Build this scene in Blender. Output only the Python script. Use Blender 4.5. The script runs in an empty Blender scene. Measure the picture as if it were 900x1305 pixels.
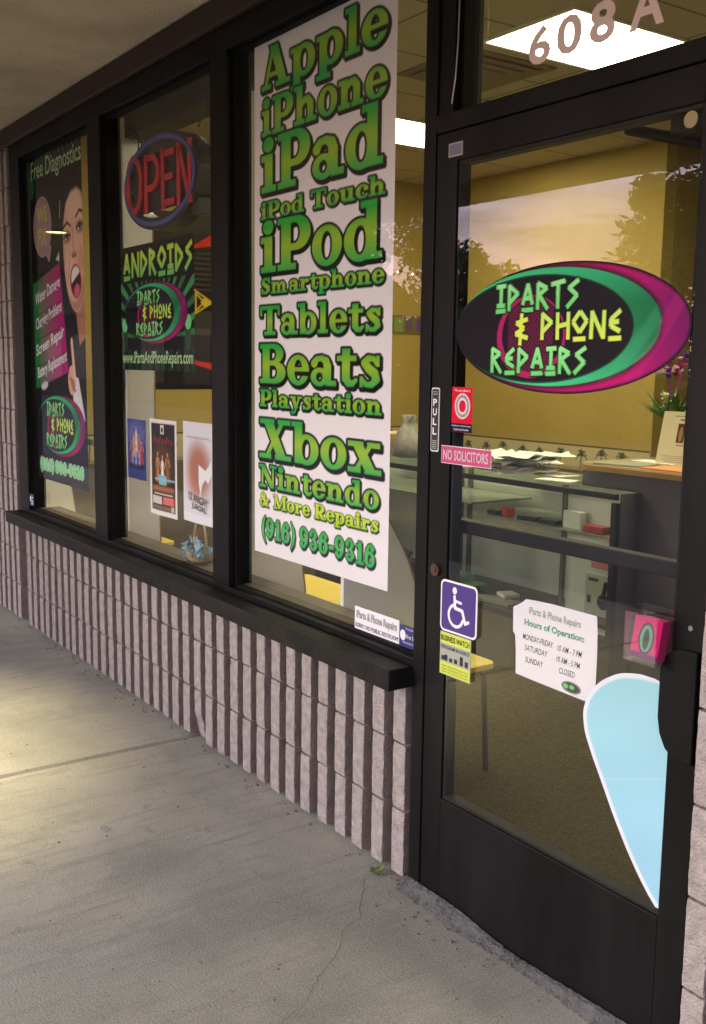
import bpy, bmesh, math, random
import numpy as np
from mathutils import Vector, Matrix
random.seed(7)
rng = np.random.default_rng(7)
S = bpy.context.scene
COL = S.collection
R = math.radians

# ------------------------------------------------------------------ camera
def make_camera():
    yaw, pitch, roll = R(55.1427), R(8.1304), R(-0.7535)
    fw = Vector((-math.sin(yaw)*math.cos(pitch), math.cos(yaw)*math.cos(pitch), -math.sin(pitch)))
    rt = Vector((math.cos(yaw), math.sin(yaw), 0)); dn = fw.cross(rt)
    r2 = rt*math.cos(roll) + dn*math.sin(roll); d2 = -rt*math.sin(roll) + dn*math.cos(roll)
    cd = bpy.data.cameras.new('camera'); co = bpy.data.objects.new('camera', cd); COL.objects.link(co)
    cd.sensor_fit = 'VERTICAL'; cd.sensor_height = 36.0; cd.sensor_width = 36.0; cd.lens = 35.904
    cd.clip_start = 0.05; cd.clip_end = 2000
    m = Matrix((( r2.x, -d2.x, -fw.x, 0.0), (r2.y, -d2.y, -fw.y, -1.74386), (r2.z, -d2.z, -fw.z, 1.5), (0, 0, 0, 1)))
    co.matrix_world = m
    S.camera = co
make_camera()

# ------------------------------------------------------------------ exposure / render
S.view_settings.view_transform = 'Standard'; S.view_settings.look = 'None'
S.view_settings.gamma = 1.0; S.view_settings.exposure = 2.3; S.view_settings.use_curve_mapping = False
S.render.engine = 'CYCLES'
S.cycles.use_denoising = True
S.cycles.max_bounces = 10; S.cycles.transparent_max_bounces = 24
S.cycles.diffuse_bounces = 4; S.cycles.glossy_bounces = 5
S.cycles.caustics_reflective = False; S.cycles.caustics_refractive = False
S.cycles.sample_clamp_indirect = 4.0

# ------------------------------------------------------------------ sky: dusk with mauve clouds
SUN_ROT = R(202); SUN_EL = R(5)
def make_world():
    w = bpy.data.worlds.new('World'); S.world = w; w.use_nodes = True
    nt = w.node_tree; N = nt.nodes; L = nt.links; N.clear()
    out = N.new('ShaderNodeOutputWorld'); bg = N.new('ShaderNodeBackground'); bg.inputs[1].default_value = 0.14
    L.new(bg.outputs[0], out.inputs[0])
    sky = N.new('ShaderNodeTexSky'); sky.sky_type = 'NISHITA'; sky.sun_disc = False
    sky.sun_elevation = SUN_EL; sky.sun_rotation = SUN_ROT; sky.air_density = 1.3; sky.dust_density = 2.0
    tc = N.new('ShaderNodeTexCoord'); sp = N.new('ShaderNodeSeparateXYZ'); L.new(tc.outputs['Generated'], sp.inputs[0])
    ramp = N.new('ShaderNodeValToRGB'); L.new(sp.outputs['Z'], ramp.inputs[0])
    cr = ramp.color_ramp; cr.elements[0].position = 0.0; cr.elements[0].color = (1.0, .62, .46, 1)
    cr.elements[1].position = 0.6; cr.elements[1].color = (.62, .66, .80, 1)
    for pos, c in ((.06, (1.0, .63, .60, 1)), (.13, (.84, .64, .84, 1)), (.2, (.60, .68, 1.0, 1)), (.3, (.70, .74, .90, 1))):
        e = cr.elements.new(pos); e.color = c
    # cloud streaks
    mp = N.new('ShaderNodeMapping'); L.new(tc.outputs['Generated'], mp.inputs[0]); mp.inputs['Scale'].default_value = (3.2, 3.2, 21.0)
    mp.inputs['Rotation'].default_value = (0.05, 0.10, 0.2)
    nz = N.new('ShaderNodeTexNoise'); nz.inputs['Scale'].default_value = 1.0; nz.inputs['Detail'].default_value = 7.0; nz.inputs['Roughness'].default_value = .55
    L.new(mp.outputs[0], nz.inputs[0])
    cm = N.new('ShaderNodeMapRange'); cm.inputs['From Min'].default_value = .43; cm.inputs['From Max'].default_value = .56
    L.new(nz.outputs[0], cm.inputs[0])
    mx = N.new('ShaderNodeMixRGB'); L.new(cm.outputs[0], mx.inputs[0]); L.new(ramp.outputs[0], mx.inputs[1]); mx.inputs[2].default_value = (.34, .29, .38, 1)
    sc = N.new('ShaderNodeMixRGB'); sc.blend_type = 'MULTIPLY'; sc.inputs[0].default_value = 1.0
    L.new(mx.outputs[0], sc.inputs[1]); sc.inputs[2].default_value = (8.0, 8.0, 8.0, 1)
    fin = N.new('ShaderNodeMixRGB'); fin.inputs[0].default_value = .85; L.new(sky.outputs[0], fin.inputs[1]); L.new(sc.outputs[0], fin.inputs[2])
    L.new(fin.outputs[0], bg.inputs[0])
make_world()
def make_sun():
    sd = bpy.data.lights.new('sun', 'SUN'); sd.energy = 0.60; sd.angle = R(20); sd.color = (1.0, .90, .84)
    so = bpy.data.objects.new('sun', sd); COL.objects.link(so)
    d = Vector((math.sin(SUN_ROT)*math.cos(R(15)), math.cos(SUN_ROT)*math.cos(R(15)), math.sin(R(15))))
    so.rotation_euler = d.to_track_quat('Z', 'Y').to_euler(); so.location = (-20, -20, 12)
make_sun()

# ------------------------------------------------------------------ helpers
def lin(c):
    c = np.asarray(c, float)/255.0
    return np.where(c <= .04045, c/12.92, ((c+.055)/1.055)**2.4)

class MB:
    """collects boxes, prisms, tubes into one mesh"""
    def __init__(s): s.v = []; s.f = []; s.m = []
    def add(s, vs, fs, mi=0):
        o = len(s.v); s.v += [tuple(p) for p in vs]; s.f += [tuple(i+o for i in f) for f in fs]; s.m += [mi]*len(fs)
        return s
    def box(s, x0, x1, y0, y1, z0, z1, mi=0):
        vs = [(x0,y0,z0),(x1,y0,z0),(x1,y1,z0),(x0,y1,z0),(x0,y0,z1),(x1,y0,z1),(x1,y1,z1),(x0,y1,z1)]
        return s.add(vs, [(0,3,2,1),(4,5,6,7),(0,1,5,4),(1,2,6,5),(2,3,7,6),(3,0,4,7)], mi)
    def prism(s, pts, a0, a1, axis='z', mi=0):
        """closed outline pts (2D) extruded along an axis: 'z' (x,y), 'y' (x,z), 'x' (y,z)"""
        n = len(pts)
        f3 = {'z': lambda p, a: (p[0], p[1], a), 'y': lambda p, a: (p[0], a, p[1]), 'x': lambda p, a: (a, p[0], p[1])}[axis]
        vs = [f3(p, a0) for p in pts] + [f3(p, a1) for p in pts]
        fs = [tuple(range(n))[::-1], tuple(range(n, 2*n))] + [(i, (i+1) % n, n+(i+1) % n, n+i) for i in range(n)]
        return s.add(vs, fs, mi)
    def tube(s, pts, r, seg=8, mi=0, r1=None):
        pts = [Vector(p) for p in pts]; n = len(pts); rings = []
        up = Vector((0, 0, 1))
        vs = []
        for i, p in enumerate(pts):
            t = (pts[min(i+1, n-1)] - pts[max(i-1, 0)]).normalized()
            a = t.cross(up if abs(t.z) < .9 else Vector((1, 0, 0))).normalized(); b = t.cross(a)
            rr = r if r1 is None else r + (r1-r)*i/(n-1)
            for k in range(seg):
                an = 2*math.pi*k/seg; vs.append(p + a*(rr*math.cos(an)) + b*(rr*math.sin(an)))
        fs = []
        for i in range(n-1):
            for k in range(seg):
                k2 = (k+1) % seg; fs.append((i*seg+k, i*seg+k2, (i+1)*seg+k2, (i+1)*seg+k))
        fs.append(tuple(range(seg))[::-1]); fs.append(tuple((n-1)*seg+k for k in range(seg)))
        return s.add(vs, fs, mi)
    def lathe(s, prof, c, seg=20, mi=0):
        vs = []; n = len(prof)
        for r, z in prof:
            for k in range(seg):
                an = 2*math.pi*k/seg; vs.append((c[0]+r*math.cos(an), c[1]+r*math.sin(an), c[2]+z))
        fs = [(i*seg+k, i*seg+(k+1) % seg, (i+1)*seg+(k+1) % seg, (i+1)*seg+k) for i in range(n-1) for k in range(seg)]
        fs.append(tuple(range(seg))[::-1]); fs.append(tuple((n-1)*seg+k for k in range(seg)))
        return s.add(vs, fs, mi)
    def build(s, name, mats, parent=None, bevel=0, smooth=False):
        me = bpy.data.meshes.new(name); me.from_pydata(s.v, [], s.f)
        for m in (mats if isinstance(mats, (list, tuple)) else [mats]): me.materials.append(m)
        me.polygons.foreach_set('material_index', s.m)
        bm = bmesh.new(); bm.from_mesh(me); bmesh.ops.recalc_face_normals(bm, faces=bm.faces); bm.to_mesh(me); bm.free()
        if smooth: me.polygons.foreach_set('use_smooth', [True]*len(me.polygons))
        me.update()
        o = bpy.data.objects.new(name, me); COL.objects.link(o)
        if parent is not None:
            o.parent = parent; o.matrix_parent_inverse = Matrix.Translation(-parent.location)
        if bevel:
            b = o.modifiers.new('bevel', 'BEVEL'); b.width = bevel; b.segments = 2; b.limit_method = 'ANGLE'
        return o

def tag(o, label, cat, group=None):
    o['label'] = label; o['category'] = cat
    if group: o['group'] = group
    return o
def thing(name, label, cat, loc=(0, 0, 0), group=None):
    o = bpy.data.objects.new(name, None); o.empty_display_size = .1; COL.objects.link(o); o.location = loc
    return tag(o, label, cat, group)
def struct(o): o['kind'] = 'structure'; return o
def dup(root, loc, label):
    r = root.copy(); COL.objects.link(r); r.location = loc; r['label'] = label
    for ch in list(root.children):
        c = ch.copy(); COL.objects.link(c); c.parent = r; c.matrix_parent_inverse = ch.matrix_parent_inverse.copy()
        for g in ch.children:
            d = g.copy(); COL.objects.link(d); d.parent = c; d.matrix_parent_inverse = g.matrix_parent_inverse.copy()
    return r

# ------------------------------------------------------------------ materials
def mat(name, color, rough=.5, metal=0.0, var=0.0, vscale=8.0, bump=0.0, bscale=60.0, spec=.5, stretch=None, color2=None, detail=6.0):
    m = bpy.data.materials.new(name); m.use_nodes = True; nt = m.node_tree; N = nt.nodes; L = nt.links
    b = N['Principled BSDF']; b.inputs['Roughness'].default_value = rough; b.inputs['Metallic'].default_value = metal
    b.inputs['Specular IOR Level'].default_value = spec
    b.inputs['Base Color'].default_value = (*color, 1)
    tc = N.new('ShaderNodeTexCoord'); src = tc.outputs['Object']
    if stretch:
        mp = N.new('ShaderNodeMapping'); mp.inputs['Scale'].default_value = stretch; L.new(src, mp.inputs[0]); src = mp.outputs[0]
    if var > 0:
        nz = N.new('ShaderNodeTexNoise'); nz.inputs['Scale'].default_value = vscale; nz.inputs['Detail'].default_value = detail
        nz.inputs['Roughness'].default_value = .62; L.new(src, nz.inputs[0])
        rp = N.new('ShaderNodeValToRGB'); rp.color_ramp.elements[0].position = .3; rp.color_ramp.elements[1].position = .7
        c2 = color2 if color2 else tuple(x*(1+var) for x in color)
        rp.color_ramp.elements[0].color = (*[x*(1-var) for x in color], 1); rp.color_ramp.elements[1].color = (*c2, 1)
        L.new(nz.outputs[0], rp.inputs[0]); L.new(rp.outputs[0], b.inputs['Base Color'])
    if bump > 0:
        n2 = N.new('ShaderNodeTexNoise'); n2.inputs['Scale'].default_value = bscale; n2.inputs['Detail'].default_value = 5.0
        L.new(src, n2.inputs[0]); bp = N.new('ShaderNodeBump'); bp.inputs['Strength'].default_value = bump; bp.inputs['Distance'].default_value = .01
        L.new(n2.outputs[0], bp.inputs['Height']); L.new(bp.outputs[0], b.inputs['Normal'])
    return m
def emit(name, color, strength):
    m = bpy.data.materials.new(name); m.use_nodes = True; N = m.node_tree.nodes; N.clear()
    e = N.new('ShaderNodeEmission'); e.inputs[0].default_value = (*color, 1); e.inputs[1].default_value = strength
    o = N.new('ShaderNodeOutputMaterial'); m.node_tree.links.new(e.outputs[0], o.inputs[0]); return m
def glass(name, base=.09, tint=(.93, .95, .93)):
    m = bpy.data.materials.new(name); m.use_nodes = True; nt = m.node_tree; N = nt.nodes; L = nt.links; N.clear()
    o = N.new('ShaderNodeOutputMaterial'); mx = N.new('ShaderNodeMixShader'); t = N.new('ShaderNodeBsdfTransparent'); g = N.new('ShaderNodeBsdfGlossy')
    t.inputs[0].default_value = (*tint, 1); g.inputs['Roughness'].default_value = 0.0; g.inputs[0].default_value = (1, 1, 1, 1)
    ge = N.new('ShaderNodeNewGeometry'); dt = N.new('ShaderNodeVectorMath'); dt.operation = 'DOT_PRODUCT'
    L.new(ge.outputs['Incoming'], dt.inputs[0]); L.new(ge.outputs['Normal'], dt.inputs[1])
    def mth(op, a, bv, clamp=False):
        q = N.new('ShaderNodeMath'); q.operation = op; q.use_clamp = clamp
        if hasattr(a, 'is_linked') or hasattr(a, 'links'): L.new(a, q.inputs[0])
        else: q.inputs[0].default_value = a
        if bv is not None:
            if hasattr(bv, 'links'): L.new(bv, q.inputs[1])
            else: q.inputs[1].default_value = bv
        return q.outputs[0]
    c = mth('ABSOLUTE', dt.outputs['Value'], None); k = mth('SUBTRACT', 1.0, c, True); p5 = mth('POWER', k, 5.0)
    r = mth('ADD', mth('MULTIPLY', p5, .25), base, True)
    L.new(r, mx.inputs[0]); L.new(t.outputs[0], mx.inputs[1]); L.new(g.outputs[0], mx.inputs[2]); L.new(mx.outputs[0], o.inputs[0])
    return m
def printed(name, rough=.4, spec=.3):
    m = bpy.data.materials.new(name); m.use_nodes = True; N = m.node_tree.nodes; b = N['Principled BSDF']
    b.inputs['Roughness'].default_value = rough; b.inputs['Specular IOR Level'].default_value = spec
    a = N.new('ShaderNodeVertexColor'); a.layer_name = 'print'; m.node_tree.links.new(a.outputs[0], b.inputs['Base Color']); return m

M = {}
M['frame'] = mat('black_anodised', (.0040, .0037, .0042), .5, .0, .5, 5.0, .05, 200.0, .14, stretch=(1, 1, .2), color2=(.0105, .0098, .0100))
M['frame_dirty'] = mat('black_sill_paint', (.0055, .0052, .0054), .55, .0, .7, 14.0, .12, 90.0, .18, color2=(.016, .015, .014))
M['maroon'] = mat('maroon_paint', (.034, .015, .013), .6, 0, .25, 5.0, .1, 60)
M['rubber'] = mat('black_rubber', (.0045, .0045, .0045), .7, spec=.15)
M['steel'] = mat('dull_metal', (.30, .29, .27), .35, .9, .2, 30)
M['soffit'] = mat('tan_stucco', (.50, .42, .33), .9, 0, .22, 2.2, .8, 110.0, .2)
M['stucco'] = mat('pale_stucco', (.36, .31, .27), .9, 0, .2, 3.0, .8, 80.0, .2)
M['tile_ceiling'] = None
M['yellow_wall'] = mat('yellow_wall_paint', (.44, .325, .095), .75, 0, .06, 1.5, .1, 150, .3)
M['dark_wall'] = mat('olive_lower_wall', (.13, .10, .055), .7, 0, .15, 4.0)
M['hall_wall'] = mat('dull_yellow_wall', (.34, .24, .085), .8, 0, .08, 1.5)
M['ledge'] = mat('brown_ledge', (.10, .075, .055), .55, 0, .3, 10.0)
M['white_board'] = mat('white_melamine', (.82, .81, .82), .45, 0, .05, 2.0)
M['edge_band'] = mat('tan_edge_band', (.36, .22, .06), .5, 0, .2, 9.0)
M['yellow_wood'] = mat('yellow_laminate', (.82, .64, .12), .4, 0, .08, 6.0)
M['bench_metal'] = mat('brown_steel_tube', (.10, .085, .05), .4, .6)
M['case_frame'] = mat('case_black_frame', (.015, .015, .016), .35)
M['case_back'] = mat('case_grey_panel', (.80, .82, .72), .5, 0, .08, 3)
M['case_base'] = mat('case_brown_base', (.085, .07, .05), .6, 0, .2, 5)
M['counter'] = mat('grey_laminate', (.115, .10, .105), .55, 0, .12, 1.2, stretch=(.6, 1, 5))
M['wood_edge'] = mat('wood_edge', (.42, .25, .06), .4, 0, .2, 20, stretch=(.3, 1, 1))
M['wood_top'] = mat('worn_wood_top', (.34, .26, .16), .4, 0, .15, 9)
M['paper'] = mat('white_paper', (.88, .87, .80), .7, 0, .04, 12)
M['orange_paper'] = mat('orange_folder', (.75, .30, .08), .6)
M['dark_plastic'] = mat('dark_plastic', (.02, .02, .023), .35)
M['red_plastic'] = mat('red_box', (.55, .06, .05), .45)
M['green_box'] = mat('green_card_box', (.10, .32, .12), .5, 0, .15, 9)
M['grey_box'] = mat('grey_card_box', (.34, .33, .30), .6, 0, .3, 20)
M['pink'] = mat('pink_card', (.72, .03, .22), .5)
M['purple_vinyl'] = mat('purple_vinyl', (.055, .022, .20), .4)
M['white_vinyl'] = mat('white_vinyl', (.80, .79, .82), .45)
M['black_ink'] = mat('black_ink', (.012, .012, .012), .5)
M['green_ink'] = mat('green_ink', (.05, .30, .17), .5)
M['grey_ink'] = mat('grey_ink', (.33, .36, .30), .5)
M['pale_green_ink'] = mat('pale_green_ink', (.40, .64, .32), .5)
M['lime_ink'] = mat('lime_ink', (.50, .62, .20), .5)
M['yellow_ink'] = mat('yellow_ink', (.60, .58, .10), .5)
M['red_vinyl'] = mat('red_vinyl', (.62, .035, .06), .45)
M['rose_vinyl'] = mat('rose_vinyl', (.50, .055, .16), .45)
M['navy_vinyl'] = mat('navy_vinyl', (.035, .035, .16), .45)
M['yellow_green_vinyl'] = mat('yellow_green_vinyl', (.58, .66, .07), .5)
M['pink_white_vinyl'] = mat('pinkish_white_vinyl', (.86, .70, .64), .5)
M['neon_red'] = mat('unlit_red_neon', (.58, .028, .05), .4)
M['neon_blue'] = mat('unlit_blue_neon', (.075, .10, .32), .4)
M['chain'] = mat('dark_chain', (.03, .028, .025), .5, .5)
M['straw'] = mat('brown_straw', (.22, .10, .05), .8)
M['wicker'] = mat('wicker', (.45, .32, .16), .8, 0, .3, 40)
M['blue_tissue'] = mat('blue_tissue', (.34, .52, .62), .8, 0, .2, 30)
M['leaf'] = mat('weed_leaf', (.12, .19, .03), .6, 0, .35, 60)
M['tree_leaf'] = mat('tree_leaf', (.045, .075, .02), .6, 0, .4, 2.0)
M['bark'] = mat('bark', (.09, .065, .045), .9, 0, .3, 12, .6, 40)
M['asphalt'] = mat('asphalt', (.05, .05, .052), .9, 0, .25, 1.0, .4, 150)
M['kerb'] = mat('kerb_concrete', (.30, .29, .27), .9, 0, .2, 3, .4, 90)
M['flower_pink'] = mat('flower_pink', (.55, .05, .22), .6)
M['flower_purple'] = mat('flower_purple', (.20, .06, .40), .6)
M['flower_white'] = mat('flower_white', (.75, .75, .55), .6)
M['vase'] = mat('brown_vase', (.30, .16, .05), .4)
M['plant_green'] = mat('plant_green', (.06, .16, .03), .6)
M['carpet'] = mat('olive_carpet', (.100, .084, .038), .95, 0, .45, 90, .9, 260, .1)
M['glass'] = glass('window_glass', .078)
M['case_glass'] = glass('case_glass', .05, (.90, .94, .90))
M['acrylic'] = glass('clear_acrylic', .10, (.92, .93, .92))
M['lamp'] = emit('ceiling_light_diffuser', (1.0, .88, .55), 4.0)
M['downlight'] = emit('downlight_glow', (1.0, .80, .30), 3.0)
M['bulb'] = emit('string_bulb_glow', (1.0, .85, .5), 1.2)
M['print'] = printed('printed_vinyl', .5, .10)
M['print_paper'] = printed('printed_paper', .65, .1)

def block_material():
    m = mat('split_face_block', (.37, .325, .305), .95, 0, .22, 34.0, 1.0, 170.0, .1, color2=(.49, .43, .405), detail=9.0)
    return m
M['block'] = block_material()
M['block_shade_groove'] = mat('block_shade_groove', (.235, .185, .172), .95, 0, .2, 20.0, .8, 120.0, .1)  # darker block tone: shade painted into the grooves and rib sides
M['mortar'] = mat('mortar', (.16, .14, .13), .95, 0, .3, 30.0, .6, 90)

def concrete_material():
    m = bpy.data.materials.new('worn_concrete'); m.use_nodes = True; nt = m.node_tree; N = nt.nodes; L = nt.links
    b = N['Principled BSDF']; b.inputs['Specular IOR Level'].default_value = .3
    tc = N.new('ShaderNodeTexCoord'); P = tc.outputs['Object']
    def noise(scale, det=6, rough=.6, stretch=None, dist=0.0):
        src = P
        if stretch:
            mp = N.new('ShaderNodeMapping'); mp.inputs['Scale'].default_value = stretch; mp.inputs['Rotation'].default_value = (0, 0, .5); L.new(P, mp.inputs[0]); src = mp.outputs[0]
        n = N.new('ShaderNodeTexNoise'); n.inputs['Scale'].default_value = scale; n.inputs['Detail'].default_value = det; n.inputs['Roughness'].default_value = rough
        n.inputs['Distortion'].default_value = dist; L.new(src, n.inputs[0]); return n.outputs[0]
    def rng_(v, a, c):
        r = N.new('ShaderNodeMapRange'); r.inputs['From Min'].default_value = a; r.inputs['From Max'].default_value = c; L.new(v, r.inputs[0]); return r.outputs[0]
    def mix(f, a, c, mode='MIX'):
        x = N.new('ShaderNodeMixRGB'); x.blend_type = mode
        if hasattr(f, 'links'): L.new(f, x.inputs[0])
        else: x.inputs[0].default_value = f
        for i, q in ((1, a), (2, c)):
            if hasattr(q, 'links'): L.new(q, x.inputs[i])
            else: x.inputs[i].default_value = (*q, 1)
        return x.outputs[0]
    c = mix(rng_(noise(.8, 5, .6, dist=.2), .36, .64), (.25, .245, .21), (.46, .44, .365))
    c = mix(rng_(noise(2.1, 8, .72, dist=.25), .47, .70), c, (.175, .172, .155))
    c = mix(rng_(noise(5.5, 8, .75), .54, .70), c, (.385, .365, .30))
    c = mix(rng_(noise(11, 9, .75), .58, .70), c, (.14, .125, .10))
    c = mix(rng_(noise(24, 6, .7, stretch=(1, .10, 1)), .50, .78), c, (.17, .16, .14))
    c = mix(rng_(noise(46, 4, .7), .63, .70), c, (.12, .11, .095))
    c = mix(.42, c, mix(rng_(noise(170, 4, .85), .32, .68), (.06, .058, .052), (.66, .635, .55)), 'MIX')
    c = mix(rng_(noise(75, 2, .5), .735, .76), c, (.05, .047, .042))
    L.new(c, b.inputs['Base Color'])
    rr = N.new('ShaderNodeMapRange'); L.new(noise(3, 6), rr.inputs[0]); rr.inputs['To Min'].default_value = .6; rr.inputs['To Max'].default_value = .95; L.new(rr.outputs[0], b.inputs['Roughness'])
    h = mix(.4, noise(180, 4, .75), noise(9, 6, .6)); bp = N.new('ShaderNodeBump'); bp.inputs['Strength'].default_value = .55; bp.inputs['Distance'].default_value = .006
    L.new(h, bp.inputs['Height']); L.new(bp.outputs[0], b.inputs['Normal'])
    return m
M['concrete'] = concrete_material()
def ceiling_material():
    m = bpy.data.materials.new('ceiling_tiles'); m.use_nodes = True; nt = m.node_tree; N = nt.nodes; L = nt.links; b = N['Principled BSDF']
    b.inputs['Roughness'].default_value = .9
    tc = N.new('ShaderNodeTexCoord'); br = N.new('ShaderNodeTexBrick'); L.new(tc.outputs['Object'], br.inputs[0])
    br.offset = 0.0; br.inputs['Color1'].default_value = (.52, .47, .36, 1); br.inputs['Color2'].default_value = (.48, .43, .33, 1); br.inputs['Mortar'].default_value = (.20, .165, .10, 1)
    br.inputs['Scale'].default_value = 1.0; br.inputs['Mortar Size'].default_value = .008; br.inputs['Brick Width'].default_value = .61; br.inputs['Row Height'].default_value = 1.22
    L.new(br.outputs[0], b.inputs['Base Color']); return m
M['tile_ceiling'] = ceiling_material()

# ------------------------------------------------------------------ printing: colour grids and drawn letters
def srgb(*c): return lin(c)
class Sheet:
    """a printed sheet: grid of points (X, Z) with a colour per point"""
    def __init__(s, X, Z, bg): s.X = X; s.Z = Z; s.C = np.empty(X.shape+(3,)); s.C[:] = bg; s.px = abs(Z[1, 0]-Z[0, 0])*1.1
    @classmethod
    def rect(cls, x0, x1, z0, z1, step, bg):
        nx = max(2, int((x1-x0)/step)+1); nz = max(2, int((z1-z0)/step)+1)
        X, Z = np.meshgrid(np.linspace(x0, x1, nx), np.linspace(z0, z1, nz)); return cls(X, Z, bg)
    @classmethod
    def spans(cls, rows, nx, nz, bg):
        """rows: (z, xleft, xright) from bottom to top"""
        a = np.array(rows); z = np.linspace(a[0, 0], a[-1, 0], nz)
        l = np.interp(z, a[:, 0], a[:, 1]); r = np.interp(z, a[:, 0], a[:, 2]); t = np.linspace(0, 1, nx)
        X = l[:, None]*(1-t)+r[:, None]*t; Z = np.repeat(z[:, None], nx, 1); return cls(X, Z, bg)
    def paint(s, d, col, alpha=1.0, soft=None):
        a = np.clip(.5-d/(soft or s.px), 0, 1)*alpha
        s.C[:] = s.C*(1-a[..., None]) + np.asarray(col)*a[..., None]
    def ell(s, cx, cz, rx, rz, ang=0.0):
        x = s.X-cx; z = s.Z-cz
        if ang: x, z = x*math.cos(ang)+z*math.sin(ang), -x*math.sin(ang)+z*math.cos(ang)
        return ell_sdf(x, z, rx, rz)
    def box(s, x0, x1, z0, z1): return box_sdf(s.X, s.Z, x0, z0, x1, z1)
    def seg(s, ax, az, bx, bz, w): return seg_sdf(s.X, s.Z, ax, az, bx, bz)-w/2
    def poly(s, pts): return poly_sdf(s.X, s.Z, pts)
    def build(s, name, y, material, parent=None, curl=None):
        nz, nx = s.X.shape; n = nz*nx
        co = np.empty((n, 3), np.float32); co[:, 0] = s.X.ravel(); co[:, 2] = s.Z.ravel(); co[:, 1] = y
        if curl is not None: co[:, 1] = (y + curl(s.X, s.Z)).ravel()
        idx = np.arange(n).reshape(nz, nx)
        q = np.stack([idx[:-1, :-1], idx[:-1, 1:], idx[1:, 1:], idx[1:, :-1]], -1).reshape(-1, 4)
        return mesh_np(name, co, q, s.C.reshape(-1, 3), material, parent)
def mesh_np(name, co, q, C, material, parent=None):
    me = bpy.data.meshes.new(name); me.vertices.add(len(co)); me.vertices.foreach_set('co', np.asarray(co, np.float32).ravel())
    me.loops.add(q.size); me.loops.foreach_set('vertex_index', q.astype(np.int32).ravel()); me.polygons.add(len(q))
    me.polygons.foreach_set('loop_start', np.arange(0, q.size, 4, dtype=np.int32)); me.polygons.foreach_set('loop_total', np.full(len(q), 4, np.int32))
    me.update(calc_edges=True); me.validate()
    at = me.color_attributes.new('print', 'FLOAT_COLOR', 'POINT'); c4 = np.ones((len(co), 4), np.float32); c4[:, :3] = C; at.data.foreach_set('color', c4.ravel())
    me.materials.append(material)
    o = bpy.data.objects.new(name, me); COL.objects.link(o)
    if parent is not None: o.parent = parent; o.matrix_parent_inverse = Matrix.Translation(-parent.location)
    return o
def ell_sdf(x, z, rx, rz):
    k0 = np.hypot(x/rx, z/rz); k1 = np.hypot(x/rx**2, z/rz**2); return k0*(k0-1)/np.maximum(k1, 1e-6)
def box_sdf(X, Z, x0, z0, x1, z1):
    dx = np.maximum(x0-X, X-x1); dz = np.maximum(z0-Z, Z-z1)
    return np.hypot(np.maximum(dx, 0), np.maximum(dz, 0)) + np.minimum(np.maximum(dx, dz), 0)
def seg_sdf(X, Z, ax, az, bx, bz):
    vx, vz = bx-ax, bz-az; t = np.clip(((X-ax)*vx+(Z-az)*vz)/max(vx*vx+vz*vz, 1e-12), 0, 1); return np.hypot(X-ax-t*vx, Z-az-t*vz)
def bar_sdf(X, Z, ax, az, bx, bz, w):
    l = math.hypot(bx-ax, bz-az); ux, uz = (bx-ax)/l, (bz-az)/l; cx, cz = (ax+bx)/2, (az+bz)/2
    a = np.abs((X-cx)*ux+(Z-cz)*uz)-l/2; b = np.abs(-(X-cx)*uz+(Z-cz)*ux)-w/2
    return np.hypot(np.maximum(a, 0), np.maximum(b, 0))+np.minimum(np.maximum(a, b), 0)
def poly_sdf(X, Z, pts):
    d = np.full(X.shape, 1e9); ins = np.zeros(X.shape, bool); n = len(pts)
    for i in range(n):
        ax, az = pts[i]; bx, bz = pts[(i+1) % n]; d = np.minimum(d, seg_sdf(X, Z, ax, az, bx, bz))
        if az != bz:
            c = ((az > Z) != (bz > Z)) & (X < (bx-ax)*(Z-az)/(bz-az)+ax); ins ^= c
    return np.where(ins, -d, d)

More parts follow.
